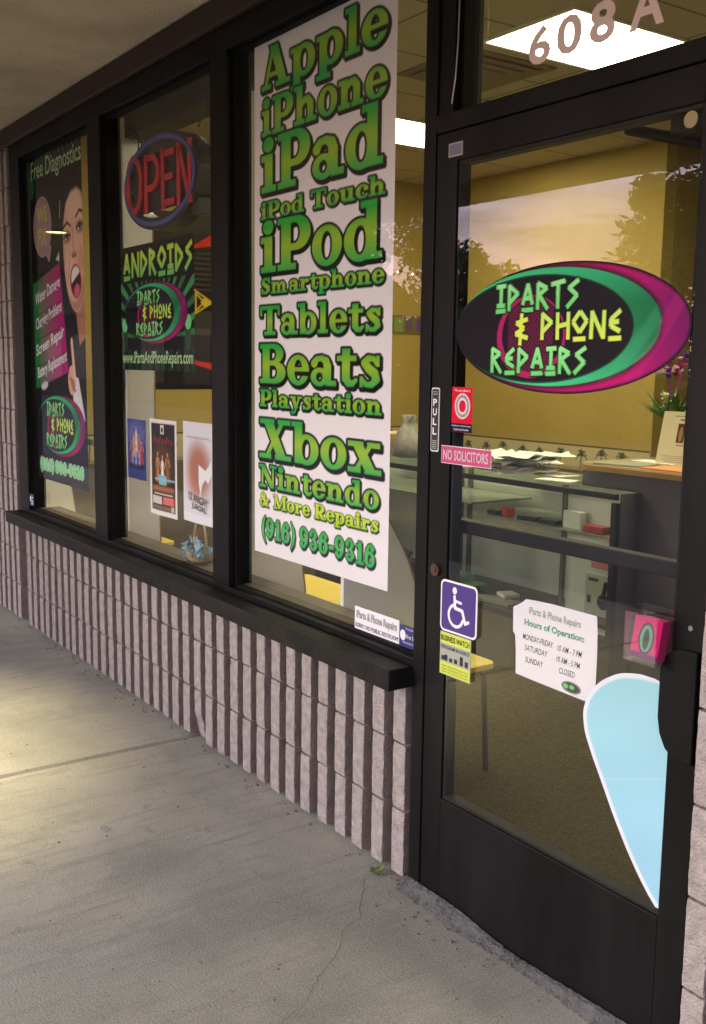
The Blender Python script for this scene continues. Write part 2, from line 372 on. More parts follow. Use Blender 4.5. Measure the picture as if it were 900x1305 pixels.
# --- slab serif letters, cap height 1
def slab_glyph(ch):
    """returns (advance, function(x, z) -> signed distance)"""
    Rr = lambda x, z, a, b, c, d: box_sdf(x, z, a, b, c, d)
    El = lambda x, z, cx, cz, rx, rz: ell_sdf(x-cx, z-cz, rx, rz)
    U = lambda *a: np.minimum.reduce(a)
    D = lambda a, b: np.maximum(a, -b)
    I = lambda a, b: np.maximum(a, b)
    def P(x, z, pts):
        d = None
        for (ax, az, aw), (bx, bz, bw) in zip(pts[:-1], pts[1:]):
            vx, vz = bx-ax, bz-az; t = np.clip(((x-ax)*vx+(z-az)*vz)/(vx*vx+vz*vz), 0, 1)
            q = np.hypot(x-ax-t*vx, z-az-t*vz)-(aw+(bw-aw)*t)/2
            d = q if d is None else np.minimum(d, q)
        return d
    ring = lambda x, z, cx, cz, rx, rz, ix, iz: D(El(x, z, cx, cz, rx, rz), El(x, z, cx, cz, ix, iz))
    G = {
     'A': (1.06, lambda x, z: U(I(bar_sdf(x, z, .10, -.1, .46, 1.1, .11), Rr(x, z, 0, 0, 1.1, 1.0)), I(bar_sdf(x, z, .41, 1.1, .84, -.1, .26), Rr(x, z, 0, 0, 1.1, 1.0)), Rr(x, z, .25, .27, .7, .38), Rr(x, z, 0, 0, .34, .12), Rr(x, z, .52, 0, 1.03, .12))),
     'P': (.92, lambda x, z: U(Rr(x, z, .1, 0, .36, 1), Rr(x, z, 0, 0, .5, .12), Rr(x, z, 0, .88, .36, 1), D(U(Rr(x, z, .3, .36, .52, 1), El(x, z, .52, .68, .36, .32)), U(Rr(x, z, .3, .49, .46, .88), El(x, z, .46, .685, .14, .195))))),
     'T': (1.0, lambda x, z: U(Rr(x, z, 0, .87, .96, 1), Rr(x, z, .35, 0, .61, 1), Rr(x, z, .2, 0, .76, .12), Rr(x, z, 0, .66, .1, 1), Rr(x, z, .86, .66, .96, 1))),
     'B': (.98, lambda x, z: U(Rr(x, z, .1, 0, .36, 1), Rr(x, z, 0, 0, .4, .12), Rr(x, z, 0, .88, .4, 1), D(U(Rr(x, z, .3, .5, .5, 1), El(x, z, .5, .75, .34, .25)), U(Rr(x, z, .3, .58, .46, .88), El(x, z, .46, .73, .13, .15))), D(U(Rr(x, z, .3, 0, .54, .56), El(x, z, .54, .28, .38, .28)), U(Rr(x, z, .3, .12, .48, .46), El(x, z, .48, .29, .14, .17))))),
     'X': (1.08, lambda x, z: U(I(bar_sdf(x, z, .22, 1.1, .83, -.1, .27), Rr(x, z, 0, 0, 1.1, 1)), I(bar_sdf(x, z, .16, -.1, .86, 1.1, .11), Rr(x, z, 0, 0, 1.1, 1)), Rr(x, z, .02, .88, .5, 1), Rr(x, z, .62, .88, 1.02, 1), Rr(x, z, 0, 0, .4, .12), Rr(x, z, .53, 0, 1.05, .12))),
     'N': (1.12, lambda x, z: U(Rr(x, z, .14, 0, .25, 1), Rr(x, z, .80, 0, .91, 1), I(bar_sdf(x, z, .10, 1.1, .92, -.1, .24), Rr(x, z, .14, 0, .91, 1)), Rr(x, z, 0, 0, .42, .12), Rr(x, z, 0, .88, .34, 1), Rr(x, z, .66, .88, 1.06, 1))),
     'M': (1.34, lambda x, z: U(Rr(x, z, .14, 0, .24, 1), Rr(x, z, .94, 0, 1.18, 1), I(bar_sdf(x, z, .18, 1.1, .60, .05, .24), Rr(x, z, .14, 0, 1.2, 1)), I(bar_sdf(x, z, .60, .05, 1.02, 1.1, .11), Rr(x, z, .14, 0, 1.2, 1)), Rr(x, z, 0, 0, .38, .12), Rr(x, z, 0, .88, .34, 1), Rr(x, z, .82, 0, 1.3, .12), Rr(x, z, .95, .88, 1.3, 1))),
     'R': (1.02, lambda x, z: U(Rr(x, z, .1, 0, .36, 1), Rr(x, z, 0, 0, .46, .12), Rr(x, z, 0, .88, .36, 1), D(U(Rr(x, z, .3, .42, .52, 1), El(x, z, .52, .71, .34, .29)), U(Rr(x, z, .3, .54, .46, .88), El(x, z, .46, .71, .13, .17))), I(bar_sdf(x, z, .42, .52, .80, -.1, .25), Rr(x, z, 0, 0, 1, .6)), Rr(x, z, .6, 0, 1.0, .12))),
     'S': (.84, lambda x, z: U(P(x, z, [(.66, .74, .13), (.58, .88, .15), (.38, .93, .15), (.2, .84, .2), (.18, .68, .25), (.36, .54, .27), (.58, .42, .27), (.62, .24, .24), (.46, .09, .16), (.26, .07, .15), (.12, .22, .14)]), Rr(x, z, .64, .66, .74, 1), Rr(x, z, .04, 0, .14, .34))),
     'a': (.82, lambda x, z: U(ring(x, z, .29, .2, .27, .22, .10, .11), Rr(x, z, .42, .08, .65, .5), P(x, z, [(.13, .52, .2), (.2, .62, .14), (.36, .645, .13), (.5, .57, .2), (.535, .45, .23)]), Rr(x, z, .48, 0, .80, .12))),
     'b': (.86, lambda x, z: U(Rr(x, z, .08, 0, .31, 1), Rr(x, z, -.02, .88, .31, 1), I(ring(x, z, .44, .35, .36, .37, .13, .25), -(x-.2)))),
     'c': (.72, lambda x, z: U(D(El(x, z, .36, .35, .36, .37), U(El(x, z, .40, .35, .16, .25), Rr(x, z, .42, .22, .9, .47))), El(x, z, .56, .5, .125, .125))),
     'd': (.92, lambda x, z: U(Rr(x, z, .5, 0, .73, 1), Rr(x, z, .38, .88, .73, 1), Rr(x, z, .5, 0, .85, .12), I(ring(x, z, .37, .35, .36, .37, .13, .25), x-.62))),
     'e': (.76, lambda x, z: U(D(El(x, z, .36, .35, .36, .37), U(El(x, z, .37, .35, .13, .26), Rr(x, z, .42, .21, .9, .32))), I(Rr(x, z, .2, .32, .66, .42), El(x, z, .36, .35, .36, .37)))),
     'h': (.94, lambda x, z: U(Rr(x, z, .1, 0, .33, 1), Rr(x, z, 0, .88, .33, 1), Rr(x, z, 0, 0, .42, .12), P(x, z, [(.3, .5, .14), (.42, .6, .17), (.55, .6, .19), (.645, .47, .23)]), Rr(x, z, .53, 0, .76, .48), Rr(x, z, .47, 0, .88, .12))),
     'i': (.48, lambda x, z: U(Rr(x, z, .1, 0, .33, .7), Rr(x, z, 0, 0, .43, .12), Rr(x, z, 0, .58, .33, .7), El(x, z, .21, .88, .15, .14))),
     'l': (.48, lambda x, z: U(Rr(x, z, .1, 0, .33, 1), Rr(x, z, 0, 0, .43, .12), Rr(x, z, 0, .88, .33, 1))),
     'm': (1.40, lambda x, z: U(Rr(x, z, .1, 0, .33, .7), Rr(x, z, 0, .58, .33, .7), Rr(x, z, 0, 0, .40, .12), P(x, z, [(.3, .5, .14), (.4, .6, .17), (.51, .6, .19), (.6, .47, .23)]), Rr(x, z, .485, 0, .715, .48), Rr(x, z, .44, 0, .79, .12), P(x, z, [(.7, .5, .14), (.8, .6, .17), (.91, .6, .19), (1.0, .47, .23)]), Rr(x, z, .885, 0, 1.115, .48), Rr(x, z, .84, 0, 1.25, .12))),
     'n': (.94, lambda x, z: U(Rr(x, z, .1, 0, .33, .7), Rr(x, z, 0, .58, .33, .7), Rr(x, z, 0, 0, .42, .12), P(x, z, [(.3, .5, .14), (.42, .6, .17), (.55, .6, .19), (.645, .47, .23)]), Rr(x, z, .53, 0, .76, .48), Rr(x, z, .47, 0, .88, .12))),
     'o': (.76, lambda x, z: ring(x, z, .36, .35, .36, .37, .13, .26)),
     'p': (.86, lambda x, z: U(Rr(x, z, .08, -.28, .31, .7), Rr(x, z, -.02, .58, .31, .7), Rr(x, z, -.02, -.28, .42, -.16), I(ring(x, z, .44, .35, .36, .37, .13, .25), -(x-.2)))),
     'r': (.72, lambda x, z: U(Rr(x, z, .1, 0, .33, .7), Rr(x, z, 0, .58, .33, .7), Rr(x, z, 0, 0, .45, .12), P(x, z, [(.3, .46, .13), (.42, .6, .16)]), El(x, z, .53, .57, .135, .125))),
     's': (.66, lambda x, z: U(P(x, z, [(.5, .52, .1), (.42, .63, .12), (.27, .64, .14), (.17, .54, .19), (.29, .41, .21), (.44, .31, .21), (.49, .18, .19), (.37, .065, .14), (.22, .06, .12), (.1, .17, .1)]), Rr(x, z, .48, .46, .57, .7), Rr(x, z, .04, 0, .13, .24))),
     't': (.62, lambda x, z: U(Rr(x, z, .15, .12, .38, .86), Rr(x, z, 0, .58, .56, .7), P(x, z, [(.265, .2, .23), (.33, .09, .18), (.45, .07, .14), (.55, .15, .1)]))),
     'u': (.94, lambda x, z: U(Rr(x, z, .1, .2, .33, .7), Rr(x, z, 0, .58, .33, .7), P(x, z, [(.215, .22, .23), (.31, .1, .19), (.43, .09, .15), (.56, .2, .12)]), Rr(x, z, .53, 0, .76, .7), Rr(x, z, .42, .58, .76, .7), Rr(x, z, .53, 0, .88, .12))),
     'x': (.88, lambda x, z: U(I(bar_sdf(x, z, .17, .78, .67, -.08, .24), Rr(x, z, 0, 0, .9, .7)), I(bar_sdf(x, z, .13, -.08, .67, .78, .10), Rr(x, z, 0, 0, .9, .7)), Rr(x, z, 0, .58, .40, .7), Rr(x, z, .5, .58, .82, .7), Rr(x, z, 0, 0, .34, .12), Rr(x, z, .44, 0, .86, .12))),
     'y': (.86, lambda x, z: U(I(bar_sdf(x, z, .17, .78, .46, .02, .23), Rr(x, z, 0, 0, .9, .7)), I(bar_sdf(x, z, .70, .78, .34, -.22, .11), Rr(x, z, 0, -.3, .9, .7)), P(x, z, [(.37, -.1, .11), (.28, -.22, .12), (.18, -.2, .2)]), Rr(x, z, 0, .58, .4, .7), Rr(x, z, .52, .58, .84, .7))),
     '9': (.80, lambda x, z: U(ring(x, z, .37, .66, .36, .35, .12, .21), P(x, z, [(.61, .6, .23), (.56, .3, .2), (.42, .1, .15), (.26, .06, .13)]), El(x, z, .18, .19, .13, .13))),
     '6': (.80, lambda x, z: U(ring(x, z, .37, .34, .36, .35, .12, .21), P(x, z, [(.13, .4, .23), (.18, .7, .2), (.32, .9, .15), (.48, .94, .13)]), El(x, z, .56, .81, .13, .13))),
     '3': (.78, lambda x, z: U(P(x, z, [(.14, .8, .14), (.26, .93, .13), (.44, .92, .16), (.52, .75, .23), (.42, .56, .14), (.27, .53, .1)]), P(x, z, [(.3, .53, .1), (.48, .47, .17), (.57, .28, .25), (.45, .09, .16), (.25, .06, .13), (.12, .2, .14)]), El(x, z, .16, .76, .12, .12), El(x, z, .15, .23, .12, .12))),
     '1': (.62, lambda x, z: U(Rr(x, z, .18, 0, .43, 1), Rr(x, z, .02, 0, .58, .12), Rr(x, z, .04, .74, .3, .86))),
     '(': (.42, lambda x, z: P(x, z, [(.36, 1.06, .08), (.18, .8, .17), (.12, .45, .21), (.18, .08, .17), (.36, -.2, .08)])),
     ')': (.42, lambda x, z: P(x, z, [(.06, 1.06, .08), (.24, .8, .17), (.3, .45, .21), (.24, .08, .17), (.06, -.2, .08)])),
     '-': (.46, lambda x, z: Rr(x, z, .03, .3, .40, .47)),
     '&': (1.1, lambda x, z: U(ring(x, z, .40, .77, .24, .24, .10, .14), ring(x, z, .36, .26, .34, .28, .15, .17), I(bar_sdf(x, z, .28, .85, .88, -.05, .21), Rr(x, z, 0, 0, 1.1, .85)), P(x, z, [(.62, .1, .1), (.82, .3, .1), (.86, .5, .1)]), Rr(x, z, .7, .46, 1.04, .56))),
     ' ': (.36, None),
    }
    return G[ch]
def slab_line(sh, text, x0, x1, zb, h, top, midc, bot, outline=.055, shadow=.06, dark=(.004, .004, .004), sharp=True):
    adv = sum(slab_glyph(c)[0] for c in text); sx = (x1-x0)/adv
    m = (sh.Z[:, 0] > zb-.4*h) & (sh.Z[:, 0] < zb+1.25*h); rows = np.where(m)[0]; r0, r1 = rows[0], rows[-1]+1
    X = sh.X[r0:r1]; Z = sh.Z[r0:r1]; d = np.full(X.shape, 9.0); dsh = np.full(X.shape, 9.0); x = x0
    for c in text:
        a, fn = slab_glyph(c)
        if fn is not None:
            cols = np.where((X[0] > x-.3*h) & (X[0] < x+a*sx+.3*h))[0]
            if len(cols):
                s = slice(cols[0], cols[-1]+1)
                d[:, s] = np.minimum(d[:, s], fn((X[:, s]-x)/sx, (Z[:, s]-zb)/h))
                if shadow: dsh[:, s] = np.minimum(dsh[:, s], fn((X[:, s]-x-shadow*h)/sx, (Z[:, s]-zb+shadow*h)/h))
        x += a*sx
    px = sh.px/h; C = sh.C[r0:r1]
    def pt(dd, col):
        a = np.clip(.5-dd/px, 0, 1)[..., None]; C[:] = C*(1-a)+np.asarray(col)*a
    if shadow: pt(dsh-outline, dark)
    pt(d-outline, dark)
    t = np.clip((Z-zb)/h, -.3, 1)[..., None]
    g = np.where(t > .45, np.asarray(midc)+(np.asarray(top)-np.asarray(midc))*np.clip((t-.45)/.45, 0, 1), np.asarray(midc)+(np.asarray(bot)-np.asarray(midc))*np.clip((.45-t)/.5, 0, 1))
    pt(d, g)

# --- angular rune-like letters
RUNE = {
 'I': (.62, [(.05, .93, .55, .96), (.3, .95, .3, .2), (.08, .22, .52, .22), (.04, .0, .56, .02)]),
 'P': (.72, [(.12, 0, .12, .98), (.08, .96, .58, .62), (.58, .66, .12, .28)]),
 'A': (.74, [(.1, .2, .36, .98), (.34, .98, .6, .2), (.2, .44, .52, .44), (.06, .0, .64, .02)]),
 'R': (.74, [(.12, 0, .12, .98), (.08, .97, .56, .76), (.56, .78, .14, .52), (.18, .54, .62, .0)]),
 'T': (.72, [(.02, .88, .68, .98), (.36, .0, .34, .92)]),
 'S': (.66, [(.58, .98, .12, .70), (.12, .74, .54, .42), (.54, .46, .06, .02)]),
 '&': (.66, [(.56, .86, .14, .72), (.14, .74, .44, .52), (.44, .52, .12, .32), (.12, .32, .58, .16), (.34, 1.08, .30, -.12)]),
 'H': (.78, [(.14, 0, .12, .98), (.64, 0, .62, .98), (.14, .48, .64, .56)]),
 'O': (.78, [(.38, .98, .70, .62), (.70, .64, .38, .24), (.38, .24, .06, .62), (.06, .60, .38, .98), (.1, .0, .66, .02)]),
 'N': (.80, [(.12, 0, .14, .98), (.12, .96, .66, .04), (.66, .0, .66, .98)]),
 'E': (.70, [(.56, .96, .16, .66), (.16, .68, .16, .42), (.16, .56, .5, .58), (.16, .44, .56, .24), (.08, .0, .62, .02)]),
 'D': (.74, [(.12, .0, .12, .98), (.08, .97, .62, .54), (.62, .56, .08, .03)]),
 ' ': (.4, []),
}
def rune_line(sh, text, x0, x1, zb, h, col, col2=None, w=.17, outline=.06, dark=(.004, .004, .004)):
    adv = sum(RUNE[c][0] for c in text); sx = (x1-x0)/adv; x = x0; d = np.full(sh.X.shape, 9.0)
    for c in text:
        a, segs = RUNE[c]
        for (ax, az, bx, bz) in segs:
            q = bar_sdf(sh.X, sh.Z, x+ax*sx, zb+az*h, x+bx*sx, zb+bz*h, w*h)/h; d = np.minimum(d, q)
        x += a*sx
    px = sh.px/h
    def pt(dd, c):
        al = np.clip(.5-dd/px, 0, 1)[..., None]; sh.C[:] = sh.C*(1-al)+np.asarray(c)*al
    if outline: pt(d-outline, dark)
    if col2 is None: pt(d, col)
    else:
        t = np.clip((sh.Z-zb)/h, 0, 1)[..., None]; pt(d, np.asarray(col)*(1-t)+np.asarray(col2)*t)

LOGO_BOX = (-2.07, -1.338, 1.442, 1.744)
def paint_logo(sh, box, text=True):
    """nested ovals and the shop's name, drawn in the door oval's own measures and mapped to box"""
    bx0, bx1, bz0, bz1 = LOGO_BOX; fx = (box[1]-box[0])/(bx1-bx0); fz = (box[3]-box[2])/(bz1-bz0)
    T = Sheet(bx0+(sh.X-box[0])/fx, bz0+(sh.Z-box[2])/fz, 0); T.C = sh.C; T.px = sh.px/min(fx, fz)
    X, Z = T.X, T.Z
    # magenta oval, brighter in the middle of its width, dark rim
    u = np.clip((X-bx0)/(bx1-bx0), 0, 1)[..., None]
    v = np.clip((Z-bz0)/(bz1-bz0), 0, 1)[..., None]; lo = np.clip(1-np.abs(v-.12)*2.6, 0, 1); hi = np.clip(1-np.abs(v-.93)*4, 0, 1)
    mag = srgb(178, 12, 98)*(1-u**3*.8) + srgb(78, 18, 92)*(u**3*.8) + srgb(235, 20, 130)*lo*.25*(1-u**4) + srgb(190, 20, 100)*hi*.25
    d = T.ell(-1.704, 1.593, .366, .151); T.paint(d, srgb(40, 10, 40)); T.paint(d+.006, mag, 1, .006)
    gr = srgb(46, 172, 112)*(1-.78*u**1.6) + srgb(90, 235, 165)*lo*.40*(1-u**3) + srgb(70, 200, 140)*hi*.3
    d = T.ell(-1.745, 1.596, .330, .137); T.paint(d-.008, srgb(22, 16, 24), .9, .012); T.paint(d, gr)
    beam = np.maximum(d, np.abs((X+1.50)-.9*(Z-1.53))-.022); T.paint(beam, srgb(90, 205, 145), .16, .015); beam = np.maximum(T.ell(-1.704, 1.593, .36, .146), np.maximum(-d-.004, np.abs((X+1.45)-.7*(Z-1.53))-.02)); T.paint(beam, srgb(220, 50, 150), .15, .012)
    dk = srgb(26, 22, 30); d = T.ell(-1.782, 1.5925, .291, .1235); T.paint(d-.004, srgb(15, 12, 15), .9); T.paint(d, dk)
    if not text: return
    ring = np.maximum(T.ell(-1.80, 1.575, .115, .098), -T.ell(-1.795, 1.58, .103, .088)); T.paint(ring, srgb(175, 30, 100))
    halftone = np.maximum(T.ell(-1.795, 1.58, .100, .086), np.maximum(np.abs(X+1.80)-.075, 0)); T.paint(np.maximum(halftone, (np.sin(X*520)*np.sin(Z*520))*.004-.0008*1), srgb(150, 24, 92), .85)
    g1 = srgb(110, 215, 120); g2 = srgb(150, 235, 150); y1 = srgb(215, 240, 90)
    rune_line(T, 'IPARTS', -1.925, -1.645, 1.638, .064, g1, g2)
    rune_line(T, '&', -1.862, -1.800, 1.562, .064, y1, y1)
    rune_line(T, 'PHONE', -1.768, -1.515, 1.567, .064, y1, srgb(190, 235, 110))
    rune_line(T, 'REPAIRS', -1.938, -1.615, 1.488, .062, g1, g2)

# --- plain lettering with Blender's own built-in font
_dg = None
def text_mesh(body, x0, x1, z0, z1, y, material, parent=None, name='lettering', rot=0.0, bold=0.0, slant=0.0, thick=0.0, align_box=True):
    cu = bpy.data.curves.new('t', 'FONT'); cu.body = body; cu.offset = bold; cu.resolution_u = 3; cu.shear = slant
    if thick: cu.extrude = thick
    ob = bpy.data.objects.new('t', cu); COL.objects.link(ob)
    dg = bpy.context.evaluated_depsgraph_get(); me = bpy.data.meshes.new_from_object(ob.evaluated_get(dg))
    bpy.data.objects.remove(ob); bpy.data.curves.remove(cu)
    n = len(me.vertices); co = np.empty(n*3, np.float32); me.vertices.foreach_get('co', co); co = co.reshape(n, 3)
    lo = co.min(0); hi = co.max(0); u = (co[:, 0]-lo[0])/max(hi[0]-lo[0], 1e-6)*(x1-x0); v = (co[:, 1]-lo[1])/max(hi[1]-lo[1], 1e-6)*(z1-z0)
    v = v + u*math.tan(rot)
    out = np.empty_like(co); out[:, 0] = x0+u; out[:, 2] = z0+v; out[:, 1] = y-co[:, 2]
    me.vertices.foreach_set('co', out.ravel()); me.materials.clear(); me.materials.append(material); me.update(); me.name = name
    o = bpy.data.objects.new(name, me); COL.objects.link(o)
    if parent is not None: o.parent = parent; o.matrix_parent_inverse = Matrix.Translation(-parent.location)
    return o
def to_glass(o, k=.9906):
    """re-measured for the door glass 15 mm nearer the street"""
    o.data.transform(Matrix(((k, 0, 0, 0), (0, 1, 0, 0), (0, 0, k, 1.5*(1-k)), (0, 0, 0, 1)))); return o
def plate(name, x0, x1, z0, z1, y0, y1, material, parent=None, r=.0, seg=5):
    """thin upright plate in the facade's plane, optional rounded corners"""
    if r <= 0: pts = [(x0, z0), (x1, z0), (x1, z1), (x0, z1)]
    else:
        pts = []
        for cx, cz, a in ((x1-r, z1-r, 0), (x0+r, z1-r, 90), (x0+r, z0+r, 180), (x1-r, z0+r, 270)):
            for k in range(seg+1):
                an = R(a+90*k/seg); pts.append((cx+r*math.cos(an), cz+r*math.sin(an)))
    return MB().prism(pts, y0, y1, 'y').build(name, material, parent)

# ------------------------------------------------------------------ the setting: ground
def build_ground():
    mb = MB(); joints = [-30, -12.9, -9.8, -6.72, -3.64, -.56, 2.52, 12]; g = .008
    for a, b in zip(joints[:-1], joints[1:]):
        x0, x1 = a+g, b-g; c = .010
        vs = []; ys = (-3.25, .125)
        top = [(x0+c, ys[0]), (x1-c, ys[0]), (x1-c, ys[1]), (x0+c, ys[1])]; low = [(x0, ys[0]), (x1, ys[0]), (x1, ys[1]), (x0, ys[1])]
        vs = [(p[0], p[1], 0) for p in top] + [(p[0], p[1], -.014) for p in low]
        mb.add(vs, [(0, 1, 2, 3), (0, 3, 7, 4), (1, 5, 6, 2), (0, 4, 5, 1), (3, 2, 6, 7)])
    mb.box(-30, 12, -3.25, .125, -.30, -.0145)
    struct(mb.build('sidewalk', M['concrete']))
    struct(MB().box(-30, 12, -3.40, -3.256, -.30, -.002).build('kerb', M['kerb'], bevel=.02))
    struct(MB().add([(-400, -400, -.15), (400, -400, -.15), (400, 60, -.15), (-400, 60, -.15)], [(0, 1, 2, 3)]).build('parking_lot', M['asphalt']))
    struct(MB().box(-7.15, 1.6, .131, 7.0, -.06, .004).build('carpet', M['carpet']))
build_ground()

# ------------------------------------------------------------------ the shop building
shop = thing('shop_building', 'single-storey shop front of ribbed block and black window framing under a deep overhang', 'building')

def rib_wall(mb, x_from, x_to, z_from, z_to, phase=-2.386, pitch=.1016, w=.0565, y=0.0, depth=.040, course=.2032, zc0=.010, rib_to=None):
    """split-faced ribs course by course, ragged corners; material 0 face, 1 shade-toned groove and rib sides, 2 mortar"""
    k0 = math.ceil((x_from-phase)/pitch - 1e-6); k1 = math.floor(((rib_to or x_to)-w-phase)/pitch + 1e-6)
    zs = []; z = zc0
    while z < z_to-.02:
        zs.append((max(z, z_from), min(z+course, z_to))); z += course
    for (za, zb) in zs:
        if zb <= z_from+.005: continue
        for k in range(k0, k1+1):
            x0 = phase+k*pitch+random.uniform(-.0012, .0012); x1 = x0+w+random.uniform(-.0015, .0015); yo = y+random.uniform(-.002, .002)
            a, b = za+.0035, zb-.0035; nz = 9; nx = 2; vs = []
            prof = [(x0, y+depth+.004), (x0, yo+.002), (x0+.0018, yo), (x1-.0018, yo), (x1, yo+.002), (x1, y+depth+.004)]
            for i in range(nz+1):
                t = i/nz; zz = a+(b-a)*t; e = .0015 if i in (0, nz) else 0
                for j, (px, py) in enumerate(prof):
                    jx = random.gauss(0, .0005) if j in (1, 2, 3, 4) else 0; jy = abs(random.gauss(0, .0005)) if j in (1, 2, 3, 4) else 0
                    if j in (1, 2, 3, 4) and random.random() < .025: jy += random.uniform(.002, .006); jx += random.uniform(0, .003)*(1 if j < 3 else -1)
                    if za < .05 and abs(x0+3.605) < .06 and i < 5: jy += .022*(1-i/5)+random.uniform(0, .006); jx += random.uniform(-.006, .006)
                    vs.append((px+jx, py+jy+(e if j in (1, 2, 3, 4) else 0), zz))
            n = len(prof); fs = [(i*n+j, i*n+j+1, (i+1)*n+j+1, (i+1)*n+j) for i in range(nz) for j in range(n-1)]
            fs += [tuple(range(n))[::-1], tuple(nz*n+j for j in range(n))]
            o0 = len(mb.m); mb.add(vs, fs, 0)
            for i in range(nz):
                mb.m[o0+i*(n-1)] = 1; mb.m[o0+i*(n-1)+n-2] = 1  # rib sides get the darker tone too, as painted shade
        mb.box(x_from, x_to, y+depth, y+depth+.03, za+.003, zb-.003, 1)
    mb.box(x_from, x_to, y+depth+.008, .12, z_from, z_to, 2)

def build_walls():
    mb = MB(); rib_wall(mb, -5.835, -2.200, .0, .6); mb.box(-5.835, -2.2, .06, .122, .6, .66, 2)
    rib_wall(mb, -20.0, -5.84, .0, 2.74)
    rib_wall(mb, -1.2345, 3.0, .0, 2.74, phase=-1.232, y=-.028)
    w = mb.build('block_wall', [M['block'], M['block_shade_groove'], M['mortar']], shop)
    MB().box(-20, 3, -.020, .12, 2.662, 2.752).build('header_beam', M['maroon'], shop, bevel=.004)
    MB().box(-20, 3, .0, .12, 2.756, 3.60).build('upper_wall', M['stucco'], shop)
    MB().box(-20, 5, -3.0, -.0005, 2.757, 2.85).build('soffit', M['soffit'], shop)
    MB().box(-20, 5, -3.14, -3.003, 2.63, 3.5).build('fascia', M['stucco'], shop)
    MB().box(-20, 5, -3.15, 7.2, 3.61, 3.75).build('roof', M['stucco'], shop)
build_walls()

def build_window_frame():
    f = M['frame']; mb = MB()
    mb.box(-5.832, -5.673, .0, .10, .662, 2.660)         # end jamb
    mb.box(-4.652, -4.500, .0, .10, .6825, 2.575)         # mullions
    mb.box(-3.432, -3.305, .0, .10, .6825, 2.575)
    mb.box(-2.194, -2.145, -.004, .10, .0, 2.660)        # door jamb
    mb.box(-2.1448, -2.088, .004, .10, 2.142, 2.575)
    mb.box(-5.6728, -2.1942, .0, .10, .662, .682)        # bottom rail
    mb.box(-5.6728, -2.1942, .0, .10, 2.575, 2.660)      # head rail
    mb.box(-2.1448, -1.2347, .0, .10, 2.575, 2.660)
    mb.box(-2.1448, -1.2347, -.004, .10, 2.096, 2.141)   # transom bar
    mb.box(-1.2480, -1.2347, -.002, .10, .0, 2.0955)     # far door jamb
    mb.box(-1.290, -1.2347, .002, .10, 2.1415, 2.5745)
    fr = mb.build('window_frame', f, shop, bevel=.0025)
    gb = MB()                                            # thin glazing beads round the panes
    for x0, x1, z0, z1 in ((-5.672, -4.653, .683, 2.574), (-4.499, -3.433, .683, 2.574), (-3.304, -2.195, .683, 2.574), (-2.087, -1.291, 2.1416, 2.574)):
        for a in (( x0, x0+.011, z0, z1), (x1-.011, x1, z0, z1), (x0+.0112, x1-.0112, z0, z0+.006), (x0+.0112, x1-.0112, z1-.011, z1)):
            gb.box(a[0], a[1], .026, .060, a[2], a[3])
    gb.build('glazing_bead', M['rubber'], fr)
    MB().box(-5.838, -2.198, -.085, .055, .600, .6615).build('window_sill', M['frame_dirty'], shop, bevel=.004)
    MB().box(-5.67, -2.2, .125, .172, .60, .690).box(-5.67, -2.2, .1005, .1248, .662, .690).box(-5.67, -2.2, .0605, .1003, .6825, .6895).build('inner_ledge', M['ledge'], shop)
    for x0, x1, z0, z1 in ((-5.672, -4.653, .683, 2.574), (-4.499, -3.433, .683, 2.574), (-3.304, -2.195, .683, 2.574)):
        MB().add([(x0+.005, .045, z0+.005), (x1-.005, .045, z0+.005), (x1-.005, .045, z1-.005), (x0+.005, .045, z1-.005)], [(0, 1, 2, 3)]).build('window_pane', M['glass'], shop)
    MB().add([(-2.083, .045, 2.146), (-1.295, .045, 2.146), (-1.295, .045, 2.57), (-2.083, .045, 2.57)], [(0, 1, 2, 3)]).build('transom_pane', M['glass'], shop)
build_window_frame()

